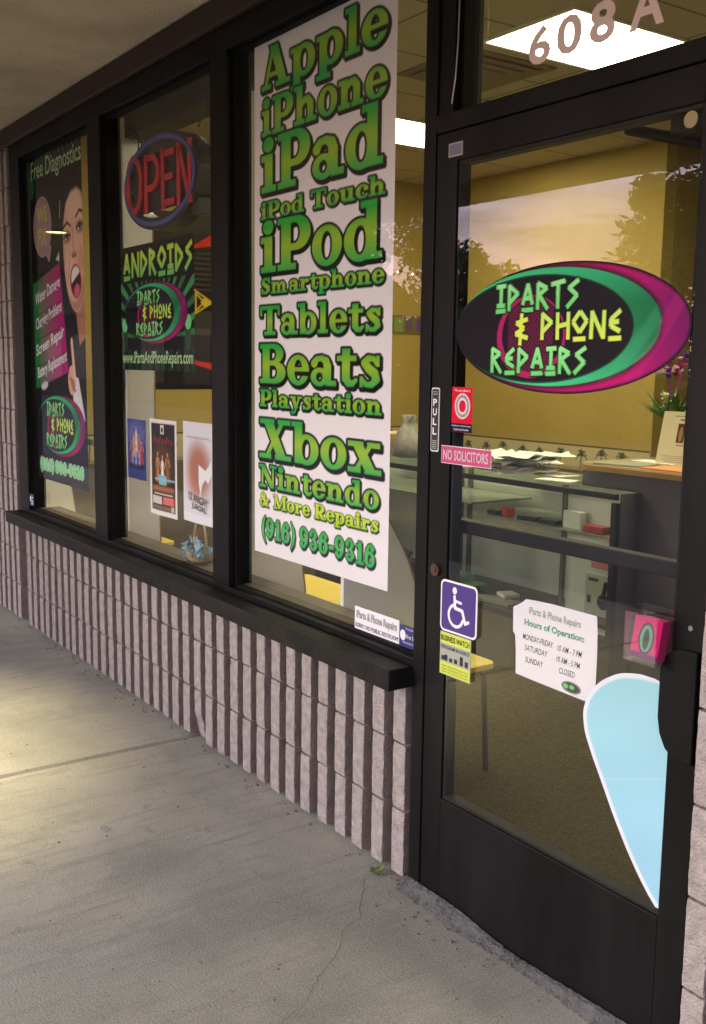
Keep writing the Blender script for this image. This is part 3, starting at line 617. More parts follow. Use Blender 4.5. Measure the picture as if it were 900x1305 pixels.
def build_door():
    f = M['frame']; mb = MB()
    gx0, gx1, gz0, gz1 = -2.062, -1.322, .318, 2.020
    mb.box(-2.1425, gx0, .0, .045, .014, 2.0935); mb.box(gx1, -1.2505, .0, .045, .014, 2.0935)
    mb.box(gx0+.0003, gx1-.0003, .0, .045, gz1, 2.0935); mb.box(gx0+.0003, gx1-.0003, .0, .045, .014, gz0)
    for a in ((gx0, gx0+.010, gz0, gz1), (gx1-.010, gx1, gz0, gz1), (gx0+.0105, gx1-.0105, gz0, gz0+.010), (gx0+.0105, gx1-.0105, gz1-.010, gz1)):
        mb.box(a[0], a[1], .0065, .040, a[2], a[3])
    d = mb.build('door', f, shop, bevel=.002)
    MB().add([(gx0, .005, gz0), (gx1, .005, gz0), (gx1, .005, gz1), (gx0, .005, gz1)], [(0, 1, 2, 3)]).build('door_pane', M['glass'], d)
    MB().box(gx0-.04, gx1+.04, .050, .085, 1.058, 1.094).build('push_bar', f, d, bevel=.004)
    lk = MB(); lk.prism([(-2.1015+.017*math.cos(k*math.pi/8), .957+.017*math.sin(k*math.pi/8)) for k in range(16)], -.010, .0, 'y')
    lk.prism([(-2.1015+.009*math.cos(k*math.pi/6), .957+.009*math.sin(k*math.pi/6)) for k in range(12)], -.0125, -.0102, 'y')
    lk.build('lock', mat('lock_brown', (.09, .05, .035), .4, .5), d)
    pts = [(-1.252, .930), (-1.285, .930), (-1.315, .922), (-1.334, .905), (-1.343, .880), (-1.343, .770), (-1.336, .735), (-1.320, .706), (-1.300, .692), (-1.252, .688)]
    MB().prism(pts, -.014, -.0005, 'y').build('pull_handle', M['rubber'], d, bevel=.004)
    ca = MB(); ca.tube([(-1.60, .10, 2.028), (-1.41, .12, 1.970)], .012, 8); ca.tube([(-1.62, .30, 2.085), (-1.40, .13, 1.972)], .012, 8); ca.box(-1.44, -1.24, .047, .10, 1.985, 2.045)
    ca.build('closer_arm', M['rubber'], d)
    th = MB().box(-2.1445, -1.2350, -.006, .12, .0005, .013).build('threshold', M['frame_dirty'], shop, bevel=.003)
    sc = MB()
    for z in (.975,): sc.prism([(-1.281+.006*math.cos(k*math.pi/4), z+.006*math.sin(k*math.pi/4)) for k in range(8)], -.0025, -.0002, 'y')
    sc.build('screw', M['steel'], d)
build_door()

def build_interior():
    yw = M['yellow_wall']
    MB().box(-7.27, -7.15, .13, 4.2, .76, 3.05).box(-7.15, -4.70, 4.08, 4.2, .73, 3.05).build('interior_wall', yw, shop)
    MB().box(-7.27, -7.152, .13, 4.2, .0, .759).box(-7.15, -4.702, 4.082, 4.2, .0, .729).build('lower_wall', M['dark_wall'], shop)  # lower wall, plain dark olive below the wallpaper border
    MB().box(-4.82, -4.70, 4.201, 7.0, 0, 3.05).box(-4.70, 1.6, 7.0, 7.12, 0, 3.05).box(1.6, 1.72, .13, 7.0, 0, 3.05).build('hall_wall', M['hall_wall'], shop)
    MB().box(-1.2, 1.6, .1305, .16, 0, 3.05).build('front_lining', yw, shop)
    MB().box(-7.27, 1.72, .125, 7.1, 3.052, 3.10).build('suspended_ceiling', M['tile_ceiling'], shop)
    # palm-tree wallpaper border along the back and end walls
    def border(w, h):
        sh = Sheet.rect(0, w, 0, h, .005, srgb(196, 184, 140)); n = int(w/.21)
        sh.paint(sh.box(-1, w+1, 0, .035), srgb(160, 140, 95), .7); sh.paint(sh.box(-1, w+1, h-.012, h+1), srgb(90, 75, 40)); sh.paint(sh.box(-1, w+1, -1, .006), srgb(90, 75, 40))
        for i in range(n+1):
            cx = .10+.21*i+random.uniform(-.02, .02); top = h*.60+random.uniform(-.015, .02)
            sh.paint(sh.seg(cx, .02, cx+.008, top, .011), srgb(95, 92, 70))
            for a in (15, 50, 90, 130, 165, -15, 195, 70, 110):
                L_ = random.uniform(.04, .062); dx, dz = math.cos(R(a)), math.sin(R(a))
                mx_, mz_ = cx+.008+dx*L_*.6, top+dz*L_*.6+.008; ex, ez = cx+.008+dx*L_, top+dz*L_-.012
                sh.paint(np.minimum(sh.seg(cx+.008, top, mx_, mz_, .010), sh.seg(mx_, mz_, ex, ez, .008)), srgb(70, 80, 62))
        return sh
    o = border(2.44, .20).build('wallpaper_border', 4.076, M['print_paper'], shop); o.location = (-7.145, 0, .732)
    o = border(3.9, .22).build('wallpaper_border', 0, M['print_paper'], shop); o.location = (-7.147, .16, .765); o.rotation_euler = (0, 0, R(90))
build_interior()

# ------------------------------------------------------------------ lamps
def build_lamps():
    def troffer(x, y, label):
        t = thing('ceiling_light', label, 'ceiling light', (x, y, 3.05), 'fluorescent ceiling lights')
        mb = MB(); w, l = .305, .61
        for a in ((-w, w, -l, -l+.02), (-w, w, l-.02, l), (-w, -w+.02, -l+.02, l-.02), (w-.02, w, -l+.02, l-.02)):
            mb.box(x+a[0], x+a[1], y+a[2], y+a[3], 3.040, 3.051)
        mb.build('frame', M['white_board'], t)
        MB().box(x-w+.02, x+w-.02, y-l+.02, y+l-.02, 3.043, 3.0505).build('diffuser', M['lamp'], t)
        return t
    t = troffer(-3.60, 2.29, 'bright ceiling light panel seen behind the street number over the door')
    for x, y, lab in ((-5.64, 2.85, 'bright ceiling light panel seen between the repair banner and the door frame'),
                      (-4.75, .95, 'added unseen ceiling light panel near the windows, hidden behind the green lettered banner'),  # unseen extra panel, added to brighten the benches and case front
                      (-1.45, 2.29, 'added unseen ceiling light panel just inside the shop door, hidden by the door head'),  # unseen extra panel, added for more light in the room
):
        dup(t, (x, y, 3.05), lab)
    v = thing('ceiling_vent', 'square brown ceiling vent beside the bright light panel over the door', 'vent', (-4.30, 2.0, 3.05))
    mb = MB()
    vm = mat('brown_vent', (.20, .155, .085), .7)
    for i, (a, z) in enumerate(((.30, 3.046), (.235, 3.040), (.17, 3.034), (.11, 3.028))):
        b = a-.05 if i < 3 else 0
        if b: 
            for q in ((-a, a, -a, -b), (-a, a, b, a), (-a, -b, -b, b), (b, a, -b, b)): mb.box(-4.30+q[0], -4.30+q[1], 2.0+q[2], 2.0+q[3], z, z+.005)
        else: mb.box(-4.30-a, -4.30+a, 2.0-a, 2.0+a, z, z+.005)
    mb.build('louvre', vm, v); MB().box(-4.60, -4.0, 1.7, 2.3, 3.0512, 3.0518).build('backing', M['case_base'], v)
    dm = MB().lathe([(.10, .0), (.10, -.02), (.085, -.05), (.05, -.07), (.01, -.078)], (-4.80, 2.47, 3.0515), 24).build('ceiling_dome', M['white_board'], smooth=True)
    tag(dm, 'small round white dome on the ceiling behind the door frame', 'ceiling fitting')
    # round warm downlights in the soffit: the far one shows as a yellow reflection, one lights the pavement, one is above the door
    def down(x, lab, power, cone=62):
        t = thing('soffit_downlight', lab, 'downlight', (x, -1.60, 2.757), 'downlights under the overhang')
        MB().lathe([(.13, 0), (.13, -.012), (.105, -.012), (.105, 0)], (x, -1.60, 2.7565), 28).build('trim_ring', M['steel'], t)
        MB().lathe([(.10, 0), (.10, -.006)], (x, -1.60, 2.7562), 28).build('lens', M['downlight'], t)
        ld = bpy.data.lights.new('spot', 'SPOT'); ld.energy = power; ld.color = (1.0, .84, .48); ld.spot_size = R(cone); ld.spot_blend = 1.0; ld.shadow_soft_size = .08
        lo = bpy.data.objects.new('downlight_beam', ld); COL.objects.link(lo); lo.location = (x, -1.60, 2.735); lo.parent = t; lo.matrix_parent_inverse = Matrix.Translation(-t.location)
    down(-10.03, 'round yellow soffit light mirrored in the window beside the smiling woman poster', 150)
    down(-4.12, 'round soffit light over the warm patch of pavement by the ribbed wall', 240, 64)
    down(-.25, 'round soffit light over the pavement in front of the shop door', 40, 80)
build_lamps()

# ------------------------------------------------------------------ window banner
def build_banner():
    x0, x1, z0, z1 = -3.199, -2.393, .834, 2.574
    sh = Sheet.rect(x0, x1, z0, z1, .0028, srgb(246, 238, 243))
    tp, md, bt = srgb(46, 176, 66), srgb(160, 198, 50), srgb(38, 176, 84)
    for text, a, b, zb, h, o, s_ in (
        ('Apple', -3.150, -2.430, 2.410, .134, .050, .050), ('iPhone', -3.150, -2.430, 2.262, .120, .052, .052),
        ('iPad', -3.152, -2.436, 2.078, .176, .040, .045), ('iPod Touch', -3.155, -2.432, 1.991, .057, .085, .07),
        ('iPod', -3.155, -2.432, 1.813, .170, .040, .045), ('Smartphone', -3.155, -2.432, 1.741, .056, .085, .07),
        ('Tablets', -3.160, -2.440, 1.602, .099, .060, .055), ('Beats', -3.162, -2.435, 1.437, .135, .050, .050),
        ('Playstation', -3.162, -2.432, 1.356, .060, .085, .07), ('Xbox', -3.165, -2.430, 1.176, .138, .050, .050),
        ('Nintendo', -3.165, -2.440, 1.072, .080, .065, .06)):
        slab_line(sh, text, a, b, zb, h, tp, md, bt, o*1.18, s_*1.15)
    slab_line(sh, '& More Repairs', -3.165, -2.440, 1.004, .048, srgb(196, 222, 40), srgb(206, 232, 70), srgb(180, 214, 40), .06, .09, srgb(25, 60, 20))
    slab_line(sh, '(916) 936-9316', -3.150, -2.455, .892, .072, tp, srgb(80, 190, 100), bt, .06, .085)
    o = sh.build('window_banner', .052, M['print'])
    tag(o, 'tall white banner with large green slab lettering listing phones, consoles and repairs', 'banner')
build_banner()

# ------------------------------------------------------------------ posters in the far windows
def build_woman_poster():
    x0, x1, z0, z1 = -5.648, -4.872, .866, 2.574
    sh = Sheet.rect(x0, x1, z0, z1, .0045, srgb(15, 15, 20)); P = sh.paint; X, Z = sh.X, sh.Z
    # circuit lines along the top
    for i in range(12):
        xa = x0+.05+i*.065; P(sh.seg(xa, 2.575, xa+.03, 2.53, .006), srgb(90, 120, 110)); P(sh.seg(xa+.03, 2.53, xa+.03, 2.46+.03*(i % 3), .006), srgb(70, 100, 90))
    P(sh.box(-5.40, -5.34, 2.53, 2.575), srgb(40, 90, 45)); P(sh.poly([(-5.65, 2.47), (-5.60, 2.47), (-5.58, 2.40), (-5.62, 2.35), (-5.65, 2.36)]), srgb(35, 110, 70))
    # hair, face, neck
    P(sh.ell(-4.955, 2.13, .235, .31), srgb(28, 18, 16)); P(sh.ell(-4.86, 1.92, .12, .36), srgb(24, 16, 15))
    skin, shade, light = srgb(236, 190, 164), srgb(180, 124, 100), srgb(250, 218, 196)
    P(sh.poly([(-5.02, 1.85), (-4.87, 1.85), (-4.87, 1.35), (-4.93, 1.50)]), shade)
    face = sh.ell(-4.985, 2.06, .168, .315, .05); P(face, skin)
    P(np.maximum(face, -sh.ell(-5.02, 2.10, .17, .30, .05)), shade, .8, .03); P(np.maximum(face+.01, sh.ell(-4.985, 2.27, .13, .07)), light, .7, .06)
    P(sh.poly([(-5.20, 2.16), (-5.135, 2.215), (-5.10, 2.28), (-5.03, 2.325), (-4.95, 2.335), (-4.86, 2.30), (-4.86, 2.45), (-5.2, 2.45)]), srgb(28, 18, 16), 1, .02)
    P(sh.ell(-5.06, 1.98, .05, .055), light, .6, .04); P(sh.ell(-4.91, 1.99, .04, .06), srgb(222, 150, 130), .7, .04)
    for ex, ez, w in ((-5.095, 2.115, .040), (-4.915, 2.150, .042)):
        P(sh.ell(ex, ez, w*1.25, .030), srgb(95, 60, 50), .75, .02); P(sh.ell(ex, ez, w, .012, .2), srgb(226, 216, 208)); P(sh.ell(ex+.004, ez+.001, .017, .014), srgb(24, 16, 14))
        P(np.minimum(sh.seg(ex-w*1.1, ez-.006, ex, ez+.015, .013), sh.seg(ex, ez+.015, ex+w*1.1, ez+.004, .013)), srgb(20, 12, 10))
    P(np.minimum(sh.seg(-5.145, 2.165, -5.09, 2.185, .016), sh.seg(-5.09, 2.185, -5.045, 2.165, .013)), srgb(50, 30, 24)); P(np.minimum(sh.seg(-4.965, 2.20, -4.915, 2.228, .015), sh.seg(-4.915, 2.228, -4.875, 2.215, .015)), srgb(50, 30, 24))
    P(np.minimum(sh.seg(-5.02, 2.16, -5.005, 2.04, .012), sh.ell(-5.0, 2.025, .036, .020)), shade, .7, .012); P(sh.ell(-5.018, 2.018, .010, .008), srgb(70, 35, 28)); P(sh.ell(-4.984, 2.020, .010, .008), srgb(70, 35, 28))
    P(np.minimum(sh.seg(-5.06, 2.03, -5.085, 1.92, .010), sh.seg(-4.905, 2.05, -4.885, 1.97, .010)), srgb(176, 116, 94), .7, .012)
    P(sh.ell(-4.985, 1.895, .078, .084, .35), srgb(176, 74, 78)); P(sh.ell(-4.983, 1.892, .067, .073, .35), srgb(66, 18, 24)); P(np.maximum(sh.ell(-4.985, 1.905, .062, .062, .35), -(Z-1.912-.45*(X+4.985))), srgb(250, 246, 240)); P(sh.ell(-4.972, 1.850, .040, .030, .3), srgb(216, 104, 120))
    for k in range(14):
        hx = -5.17+.012*k; P(sh.seg(hx, 2.30-.004*k*k*.3, hx-.02+.004*k, 1.98-.02*(k % 3), .004), srgb(62, 42, 34), .7) if k < 4 else P(sh.seg(-5.15+.02*k, 2.36+.003*k, -5.16+.022*k, 2.43, .004), srgb(58, 40, 34), .7)
    # pointing hand, shirt cuff, jacket
    P(sh.poly([(-5.13, 1.5), (-4.87, 1.62), (-4.87, 1.2), (-5.10, 1.3)]), srgb(22, 24, 28)); P(sh.poly([(-5.07, 1.44), (-4.98, 1.42), (-4.90, 1.22), (-4.93, 1.12), (-5.06, 1.30)]), srgb(226, 220, 226))
    P(sh.ell(-5.075, 1.41, .055, .075), srgb(226, 176, 150)); P(sh.seg(-5.065, 1.60, -5.035, 1.43, .034), srgb(240, 196, 170)); P(sh.ell(-5.065, 1.605, .012, .020), srgb(236, 196, 180))
    for k in range(3): P(sh.seg(-5.10+k*.016, 1.42-.022*k, -5.05+k*.01, 1.405-.022*k, .017), srgb(178, 122, 98)); P(sh.seg(-5.10+k*.016, 1.411-.022*k, -5.05+k*.01, 1.396-.022*k, .003), srgb(110, 66, 52))
    # speech bubble
    b = np.minimum(sh.ell(-5.468, 2.20, .138, .148), sh.poly([(-5.44, 2.08), (-5.34, 2.09), (-5.37, 2.02)])); P(b-.006, srgb(190, 170, 175)); P(b, srgb(168, 142, 148))
    # service panel, green to magenta
    q = sh.poly([(-5.648, 1.915), (-5.215, 2.000), (-5.121, 1.452), (-5.648, 1.352)]); t = np.clip((X+5.60)/.36, 0, 1)[..., None]
    P(q-.006, srgb(20, 20, 24)); P(q, srgb(30, 120, 60)*(1-t)+srgb(178, 20, 120)*t)
    for zz in (1.80, 1.67, 1.53): P(np.maximum(q+.004, np.abs(Z-zz-.17*(X+5.6)+.055)-.004), srgb(60, 30, 60), .7)
    P(sh.poly([(-5.27, 2.02), (-5.215, 2.055), (-5.215, 2.005)]), srgb(220, 215, 225)); P(sh.ell(-5.50, 1.375, .055, .020, .2), srgb(205, 200, 225), 1, .012)
    P(sh.seg(-5.185, 2.30, -5.195, 2.22, .008), srgb(190, 190, 200)); P(sh.box(x0, x1, z0, 1.10), srgb(44, 38, 56), .6, .1)
    for i in range(26):
        xa, za = rng.uniform(x0, x1), rng.uniform(z0, 1.12); P(sh.seg(xa, za, xa+rng.uniform(-.06, .06), za+rng.uniform(-.03, .03), .004), srgb(80, 74, 95), .6)
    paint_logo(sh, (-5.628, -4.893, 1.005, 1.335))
    slab_line(sh, '(916) 936-9316', -5.612, -4.935, .918, .060, srgb(90, 205, 110), srgb(110, 220, 120), srgb(70, 190, 100), .10, 0, srgb(190, 225, 195))
    o = sh.build('repair_poster', .053, M['print'])
    tag(o, 'tall dark poster of a smiling woman with a raised finger in the end window', 'poster')
    mk = dict(parent=o); y = .0515
    text_mesh('Free Diagnostics', -5.625, -4.872, 2.425, 2.545, y, M['pale_green_ink'], bold=.012, **mk)
    text_mesh('WE', -5.535, -5.385, 2.225, 2.305, y, M['yellow_ink'], bold=.02, **mk); text_mesh('FIX', -5.535, -5.395, 2.105, 2.19, y, M['yellow_ink'], bold=.02, **mk)
    for s_, xl, xr, zl, zr in (('Water Damage', -5.611, -5.213, 1.816, 1.898), ('Charging Problems', -5.612, -5.196, 1.684, 1.775), ('Screen Repair', -5.618, -5.169, 1.545, 1.648), ('Battery Replacement', -5.606, -5.137, 1.425, 1.523)):
        text_mesh(s_, xl, xr, zl-.035, zl+.045, y, M['lime_ink'] if False else M['white_vinyl'], rot=math.atan((zr-zl)/(xr-xl)), bold=.02, **mk)
build_woman_poster()

def build_android_sign():
    x0, x1, z0, z1 = -4.412, -3.677, 1.470, 2.000
    sh = Sheet.rect(x0, x1, z0, z1, .0028, srgb(14, 14, 15)); P = sh.paint; X, Z = sh.X, sh.Z
    for k in range(-9, 10):                                       # rays
        a = R(90+k*9.5); cx, cz = -4.045, 1.60; P(np.maximum(sh.poly([(cx+.12*math.cos(a), cz+.10*math.sin(a)), (cx+.75*math.cos(a-.045), cz+.75*math.sin(a-.045)), (cx+.75*math.cos(a+.045), cz+.75*math.sin(a+.045))]), np.maximum(Z-1.845, 1.60-Z)), srgb(64, 150, 84)*(.55+.45*((k+9) % 2)))
    for xa in (-4.375, -3.735): P(sh.poly([(xa-.022, 1.555), (xa+.022, 1.555), (xa+.028, 1.66), (xa-.028, 1.66)]), srgb(24, 66, 40)); P(sh.ell(xa, 1.665, .030, .030), srgb(120, 210, 140))
    P(sh.box(x0, x1, z0, 1.552), srgb(12, 12, 12)); P(np.maximum(sh.box(x0, x1, 1.47, 1.56), np.abs(((X*14) % 1)-.5)-.30), srgb(30, 70, 36), .5)
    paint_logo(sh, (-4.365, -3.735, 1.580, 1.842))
    rune_line(sh, 'ANDROIDS', -4.385, -3.685, 1.866, .108, srgb(120, 200, 100), srgb(206, 232, 90), .19, .03)
    o = sh.build('phone_sign', .053, M['print'])
    tag(o, 'square black sign with jagged green heading and nested ovals below the OPEN sign', 'sign')
    text_mesh('www.iPartsAndPhoneRepairs.com', -4.402, -3.690, 1.484, 1.552, .0515, M['pale_green_ink'], o, bold=.018)
build_android_sign()

def figure(sh, cx, zb, h, dress, skin=(196, 140, 110), hair=(40, 26, 20), arms=True):
    P = sh.paint
    P(sh.poly([(cx-.16*h, zb), (cx+.16*h, zb), (cx+.07*h, zb+.55*h), (cx-.07*h, zb+.55*h)]), srgb(*dress)); P(sh.ell(cx, zb+.66*h, .085*h, .15*h), srgb(*dress))
    if arms: P(np.minimum(sh.seg(cx-.08*h, zb+.74*h, cx-.15*h, zb+.5*h, .05*h), sh.seg(cx+.08*h, zb+.74*h, cx+.15*h, zb+.52*h, .05*h)), srgb(*skin))
    P(sh.ell(cx, zb+.905*h, .068*h, .095*h), srgb(*hair)); P(sh.ell(cx, zb+.885*h, .050*h, .070*h), srgb(*skin))
def build_small_posters():
    wav = lambda a, f, p: (lambda X, Z: a*(1+np.sin(f*X+p))*.5)
    # blue group photograph
    sh = Sheet.rect(-4.378, -4.172, .988, 1.254, .0026, srgb(52, 54, 120)); P = sh.paint
    P(sh.ell(-4.275, 1.19, .10, .06), srgb(96, 96, 170), .8, .05)
    for i, (cx, zb, h, dr) in enumerate(((-4.335, 1.06, .105, (150, 60, 60)), (-4.305, 1.085, .115, (190, 150, 120)), (-4.275, 1.11, .12, (210, 200, 190)), (-4.243, 1.085, .115, (170, 90, 70)), (-4.213, 1.06, .105, (180, 40, 60)), (-4.32, 1.045, .08, (120, 140, 190)), (-4.24, 1.045, .085, (130, 150, 200)), (-4.28, 1.04, .10, (140, 160, 205)))): figure(sh, cx, zb, h, dr)
    P(sh.box(-4.36, -4.19, 1.035, 1.055), srgb(20, 20, 40), .9, .01)
    o = sh.build('concert_poster', .0535, M['print_paper'], curl=wav(.004, 30, 0)); tag(o, 'small blue poster of a crowd of performers taped to the middle window', 'poster')
    for z, w in ((1.022, .14), (1.008, .12)): text_mesh('oooooooooooo', -4.35, -4.35+w, z-.004, z+.003, .051, M['white_vinyl'], o) if False else None
    # dark poster with white border
    sh = Sheet.rect(-4.136, -3.864, .856, 1.266, .0026, srgb(232, 228, 228)); P = sh.paint
    P(sh.box(-4.116, -3.884, .876, 1.250), srgb(110, 84, 60)); P(sh.box(-4.112, -3.888, .880, 1.246), srgb(30, 20, 22))
    P(sh.box(-4.015, -3.985, 1.205, 1.243), srgb(220, 215, 205)); P(sh.ell(-4.0, 1.222, .009, .012), srgb(40, 40, 40))
    for i in range(9): P(sh.seg(-4.09+i*.021, 1.165+.008*(i % 2), -4.08+i*.021, 1.190-.006*(i % 3), .010), srgb(150, 26, 30))
    P(sh.ell(-4.0, 1.07, .10, .10), srgb(96, 58, 34), .8, .06)
    figure(sh, -4.045, 1.00, .135, (176, 120, 70)); figure(sh, -3.955, 1.00, .135, (150, 86, 50)); figure(sh, -4.0, .99, .13, (232, 232, 228), hair=(120, 80, 40))
    P(sh.box(-4.035, -3.965, .99, 1.03), srgb(130, 190, 205)); P(sh.box(-4.08, -3.89, 1.008, 1.016), srgb(150, 200, 220), .8); P(sh.box(-4.10, -3.90, .962, .982), srgb(176, 96, 36), .9, .012); P(sh.box(-4.085, -3.91, .946, .952), srgb(220, 190, 150))
    P(sh.box(-4.105, -4.01, .905, .938), srgb(222, 214, 208)); P(sh.box(-4.00, -3.895, .905, .940), srgb(206, 30, 44)); P(sh.box(-4.105, -3.895, .882, .898), srgb(110, 88, 66)); P(sh.box(-3.925, -3.897, .880, .902), srgb(190, 180, 170))
    for i in range(5): P(sh.box(-4.098, -4.02, .909+i*.006, .911+i*.006), srgb(140, 130, 130), .7); P(sh.box(-3.992, -3.905, .910+i*.006, .912+i*.006), srgb(240, 200, 200), .6)
    o = sh.build('show_poster', .0535, M['print_paper'], curl=wav(.006, 24, 1.0)); tag(o, 'dark poster with red title and white border, central of the papers in the middle window', 'poster')
    # white play bill
    sh = Sheet.rect(-3.802, -3.436, .868, 1.272, .0028, srgb(224, 220, 232)); P = sh.paint
    P(sh.ell(-3.66, 1.07, .105, .115), srgb(196, 140, 120), .9, .08); P(sh.ell(-3.66, 1.09, .08, .09), srgb(170, 96, 74), .7, .07)
    P(sh.poly([(-3.655, 1.105), (-3.60, 1.085), (-3.575, 1.105), (-3.555, 1.13), (-3.55, 1.075), (-3.58, 1.035), (-3.60, 1.05), (-3.625, 1.03), (-3.64, .985), (-3.655, 1.03)]), srgb(240, 238, 244)); P(sh.seg(-3.642, 1.0, -3.645, .97, .008), srgb(235, 232, 240))
    P(sh.box(-3.80, -3.44, .872, .905), srgb(236, 234, 242))
    o = sh.build('play_bill', .0535, M['print_paper'], curl=wav(.006, 18, 2.0)); tag(o, 'white theatre bill with a brown smudge and a folded paper shape, beside the window post', 'poster')
    text_mesh('12 ANGRY', -3.742, -3.572, .960, .992, .0505, M['black_ink'], o, rot=-.12, bold=.01); text_mesh('JURORS', -3.715, -3.590, .922, .952, .0505, M['black_ink'], o, rot=-.12, bold=.01)
    text_mesh('Twelve Angry Jurors', -3.760, -3.565, 1.205, 1.218, .0505, M['grey_ink'], o)
build_small_posters()

# ------------------------------------------------------------------ unlit neon OPEN sign
def build_open_sign():
    cx, cz = -4.071, 2.2495; rx, rz = .352, .180; y0, y1 = .088, .165
    s = thing('open_sign', 'unlit oval neon sign with red OPEN letters and a blue ring hung on chains', 'sign', (cx, .12, cz))
    n = 64; ov = lambda kx, kz: [(cx+rx*kx*math.cos(2*math.pi*k/n), cz+rz*kz*math.sin(2*math.pi*k/n)) for k in range(n)]
    outer, inner = ov(1.05, 1.08), ov(.90, .80)
    mb = MB(); vs = [(p[0], y0, p[1]) for p in outer]+[(p[0], y0, p[1]) for p in inner]+[(p[0], y1, p[1]) for p in outer]+[(p[0], y1, p[1]) for p in inner]; fs = []
    for k in range(n):
        k2 = (k+1) % n; fs += [(k, k2, n+k2, n+k), (2*n+k, 3*n+k, 3*n+k2, 2*n+k2), (k, 2*n+k, 2*n+k2, k2), (n+k, n+k2, 3*n+k2, 3*n+k)]
    mb.add(vs, fs); mb.build('housing', M['dark_plastic'], s)
    MB().prism([(-4.345, 2.16), (-4.30, 2.135), (-3.80, 2.135), (-3.775, 2.16), (-3.775, 2.345), (-3.83, 2.372), (-4.30, 2.372), (-4.345, 2.34)], y0+.0065, y0+.012, 'y').build('backing', M['dark_plastic'], s)
    rb = MB(); o2, i2 = ov(1.0, 1.0), ov(.945, .90)
    vs = [(p[0], y0-.008, p[1]) for p in o2]+[(p[0], y0-.008, p[1]) for p in i2]+[(p[0], y0-.0005, p[1]) for p in o2]+[(p[0], y0-.0005, p[1]) for p in i2]
    rb.add(vs, fs); rb.build('ring', M['neon_blue'], s)
    yl0, yl1 = y0-.005, y0+.002
    def stroke(mb, pts, w):                                       # flat letter strokes with depth, joints overlapped by small steps in depth
        for i, (a, b) in enumerate(zip(pts[:-1], pts[1:])):
            ax, az = a; bx, bz = b; l = math.hypot(bx-ax, bz-az); ux, uz = (bx-ax)/l, (bz-az)/l; e = w*.42
            q = [(ax-ux*e-uz*w/2, az-uz*e+ux*w/2), (ax-ux*e+uz*w/2, az-uz*e-ux*w/2), (bx+ux*e+uz*w/2, bz+uz*e-ux*w/2), (bx+ux*e-uz*w/2, bz+uz*e+ux*w/2)]
            mb.prism(q, yl0-.0006*(i % 4), yl1, 'y')
    zb, zt, w = 2.142, 2.360, .030
    Lm = MB(); an = [2*math.pi*k/20 for k in range(21)]; stroke(Lm, [(-4.322+.075*math.cos(a), 2.262+.112*math.sin(a)) for a in an], w); Lm.build('letter', M['neon_red'], s)
    Lm = MB(); stroke(Lm, [(-4.195, zb), (-4.195, zt)], w); stroke(Lm, [(-4.18, zt-.006)]+[(-4.135+.065*math.cos(a), zt-.068+.062*math.sin(a)) for a in [R(90-18*k) for k in range(11)]]+[(-4.18, zt-.130)], w*.9); Lm.build('letter', M['neon_red'], s)
    Lm = MB(); stroke(Lm, [(-4.025, zb), (-4.025, zt)], w); stroke(Lm, [(-4.01, zt-.012), (-3.925, zt-.012)], w*.85); stroke(Lm, [(-4.01, 2.254), (-3.938, 2.254)], w*.85); stroke(Lm, [(-4.01, zb+.012), (-3.925, zb+.012)], w*.85); Lm.build('letter', M['neon_red'], s)
    Lm = MB(); stroke(Lm, [(-3.875, zb), (-3.875, zt)], w); stroke(Lm, [(-3.865, zt-.02), (-3.785, zb+.02)], w*.95); stroke(Lm, [(-3.775, zb), (-3.775, zt)], w); Lm.build('letter', M['neon_red'], s)
    MB().box(-3.80, -3.74, y1-.06, y1+.02, 2.085, 2.15).build('transformer', M['dark_plastic'], s, bevel=.004)
    for a, b in (((-4.52, .13, 2.56), (-4.27, .13, 2.405)), ((-3.67, .13, 2.56), (-3.785, .13, 2.425))):
        cm = MB(); a, b = Vector(a), Vector(b); L_ = (b-a).length; nl = int(L_/.022)
        for i in range(nl):
            p = a+(b-a)*((i+.5)/nl); d = (b-a).normalized(); q = d.cross(Vector((0, 1, 0))) if i % 2 else Vector((0, 1, 0)); ring = []
            for k in range(9):
                t = 2*math.pi*k/8; ring.append(p+d*(.015*math.cos(t))+q*(.007*math.sin(t)))
            cm.tube(ring, .0022, 5)
        cm.build('chain', M['chain'], s)
    cb = MB().tube([(-4.34, .15, 2.33), (-4.45, .17, 2.36), (-4.47, .17, 2.45), (-4.44, .16, 2.50), (-4.49, .14, 2.55)], .004, 6).build('cord', M['chain'], s)
build_open_sign()

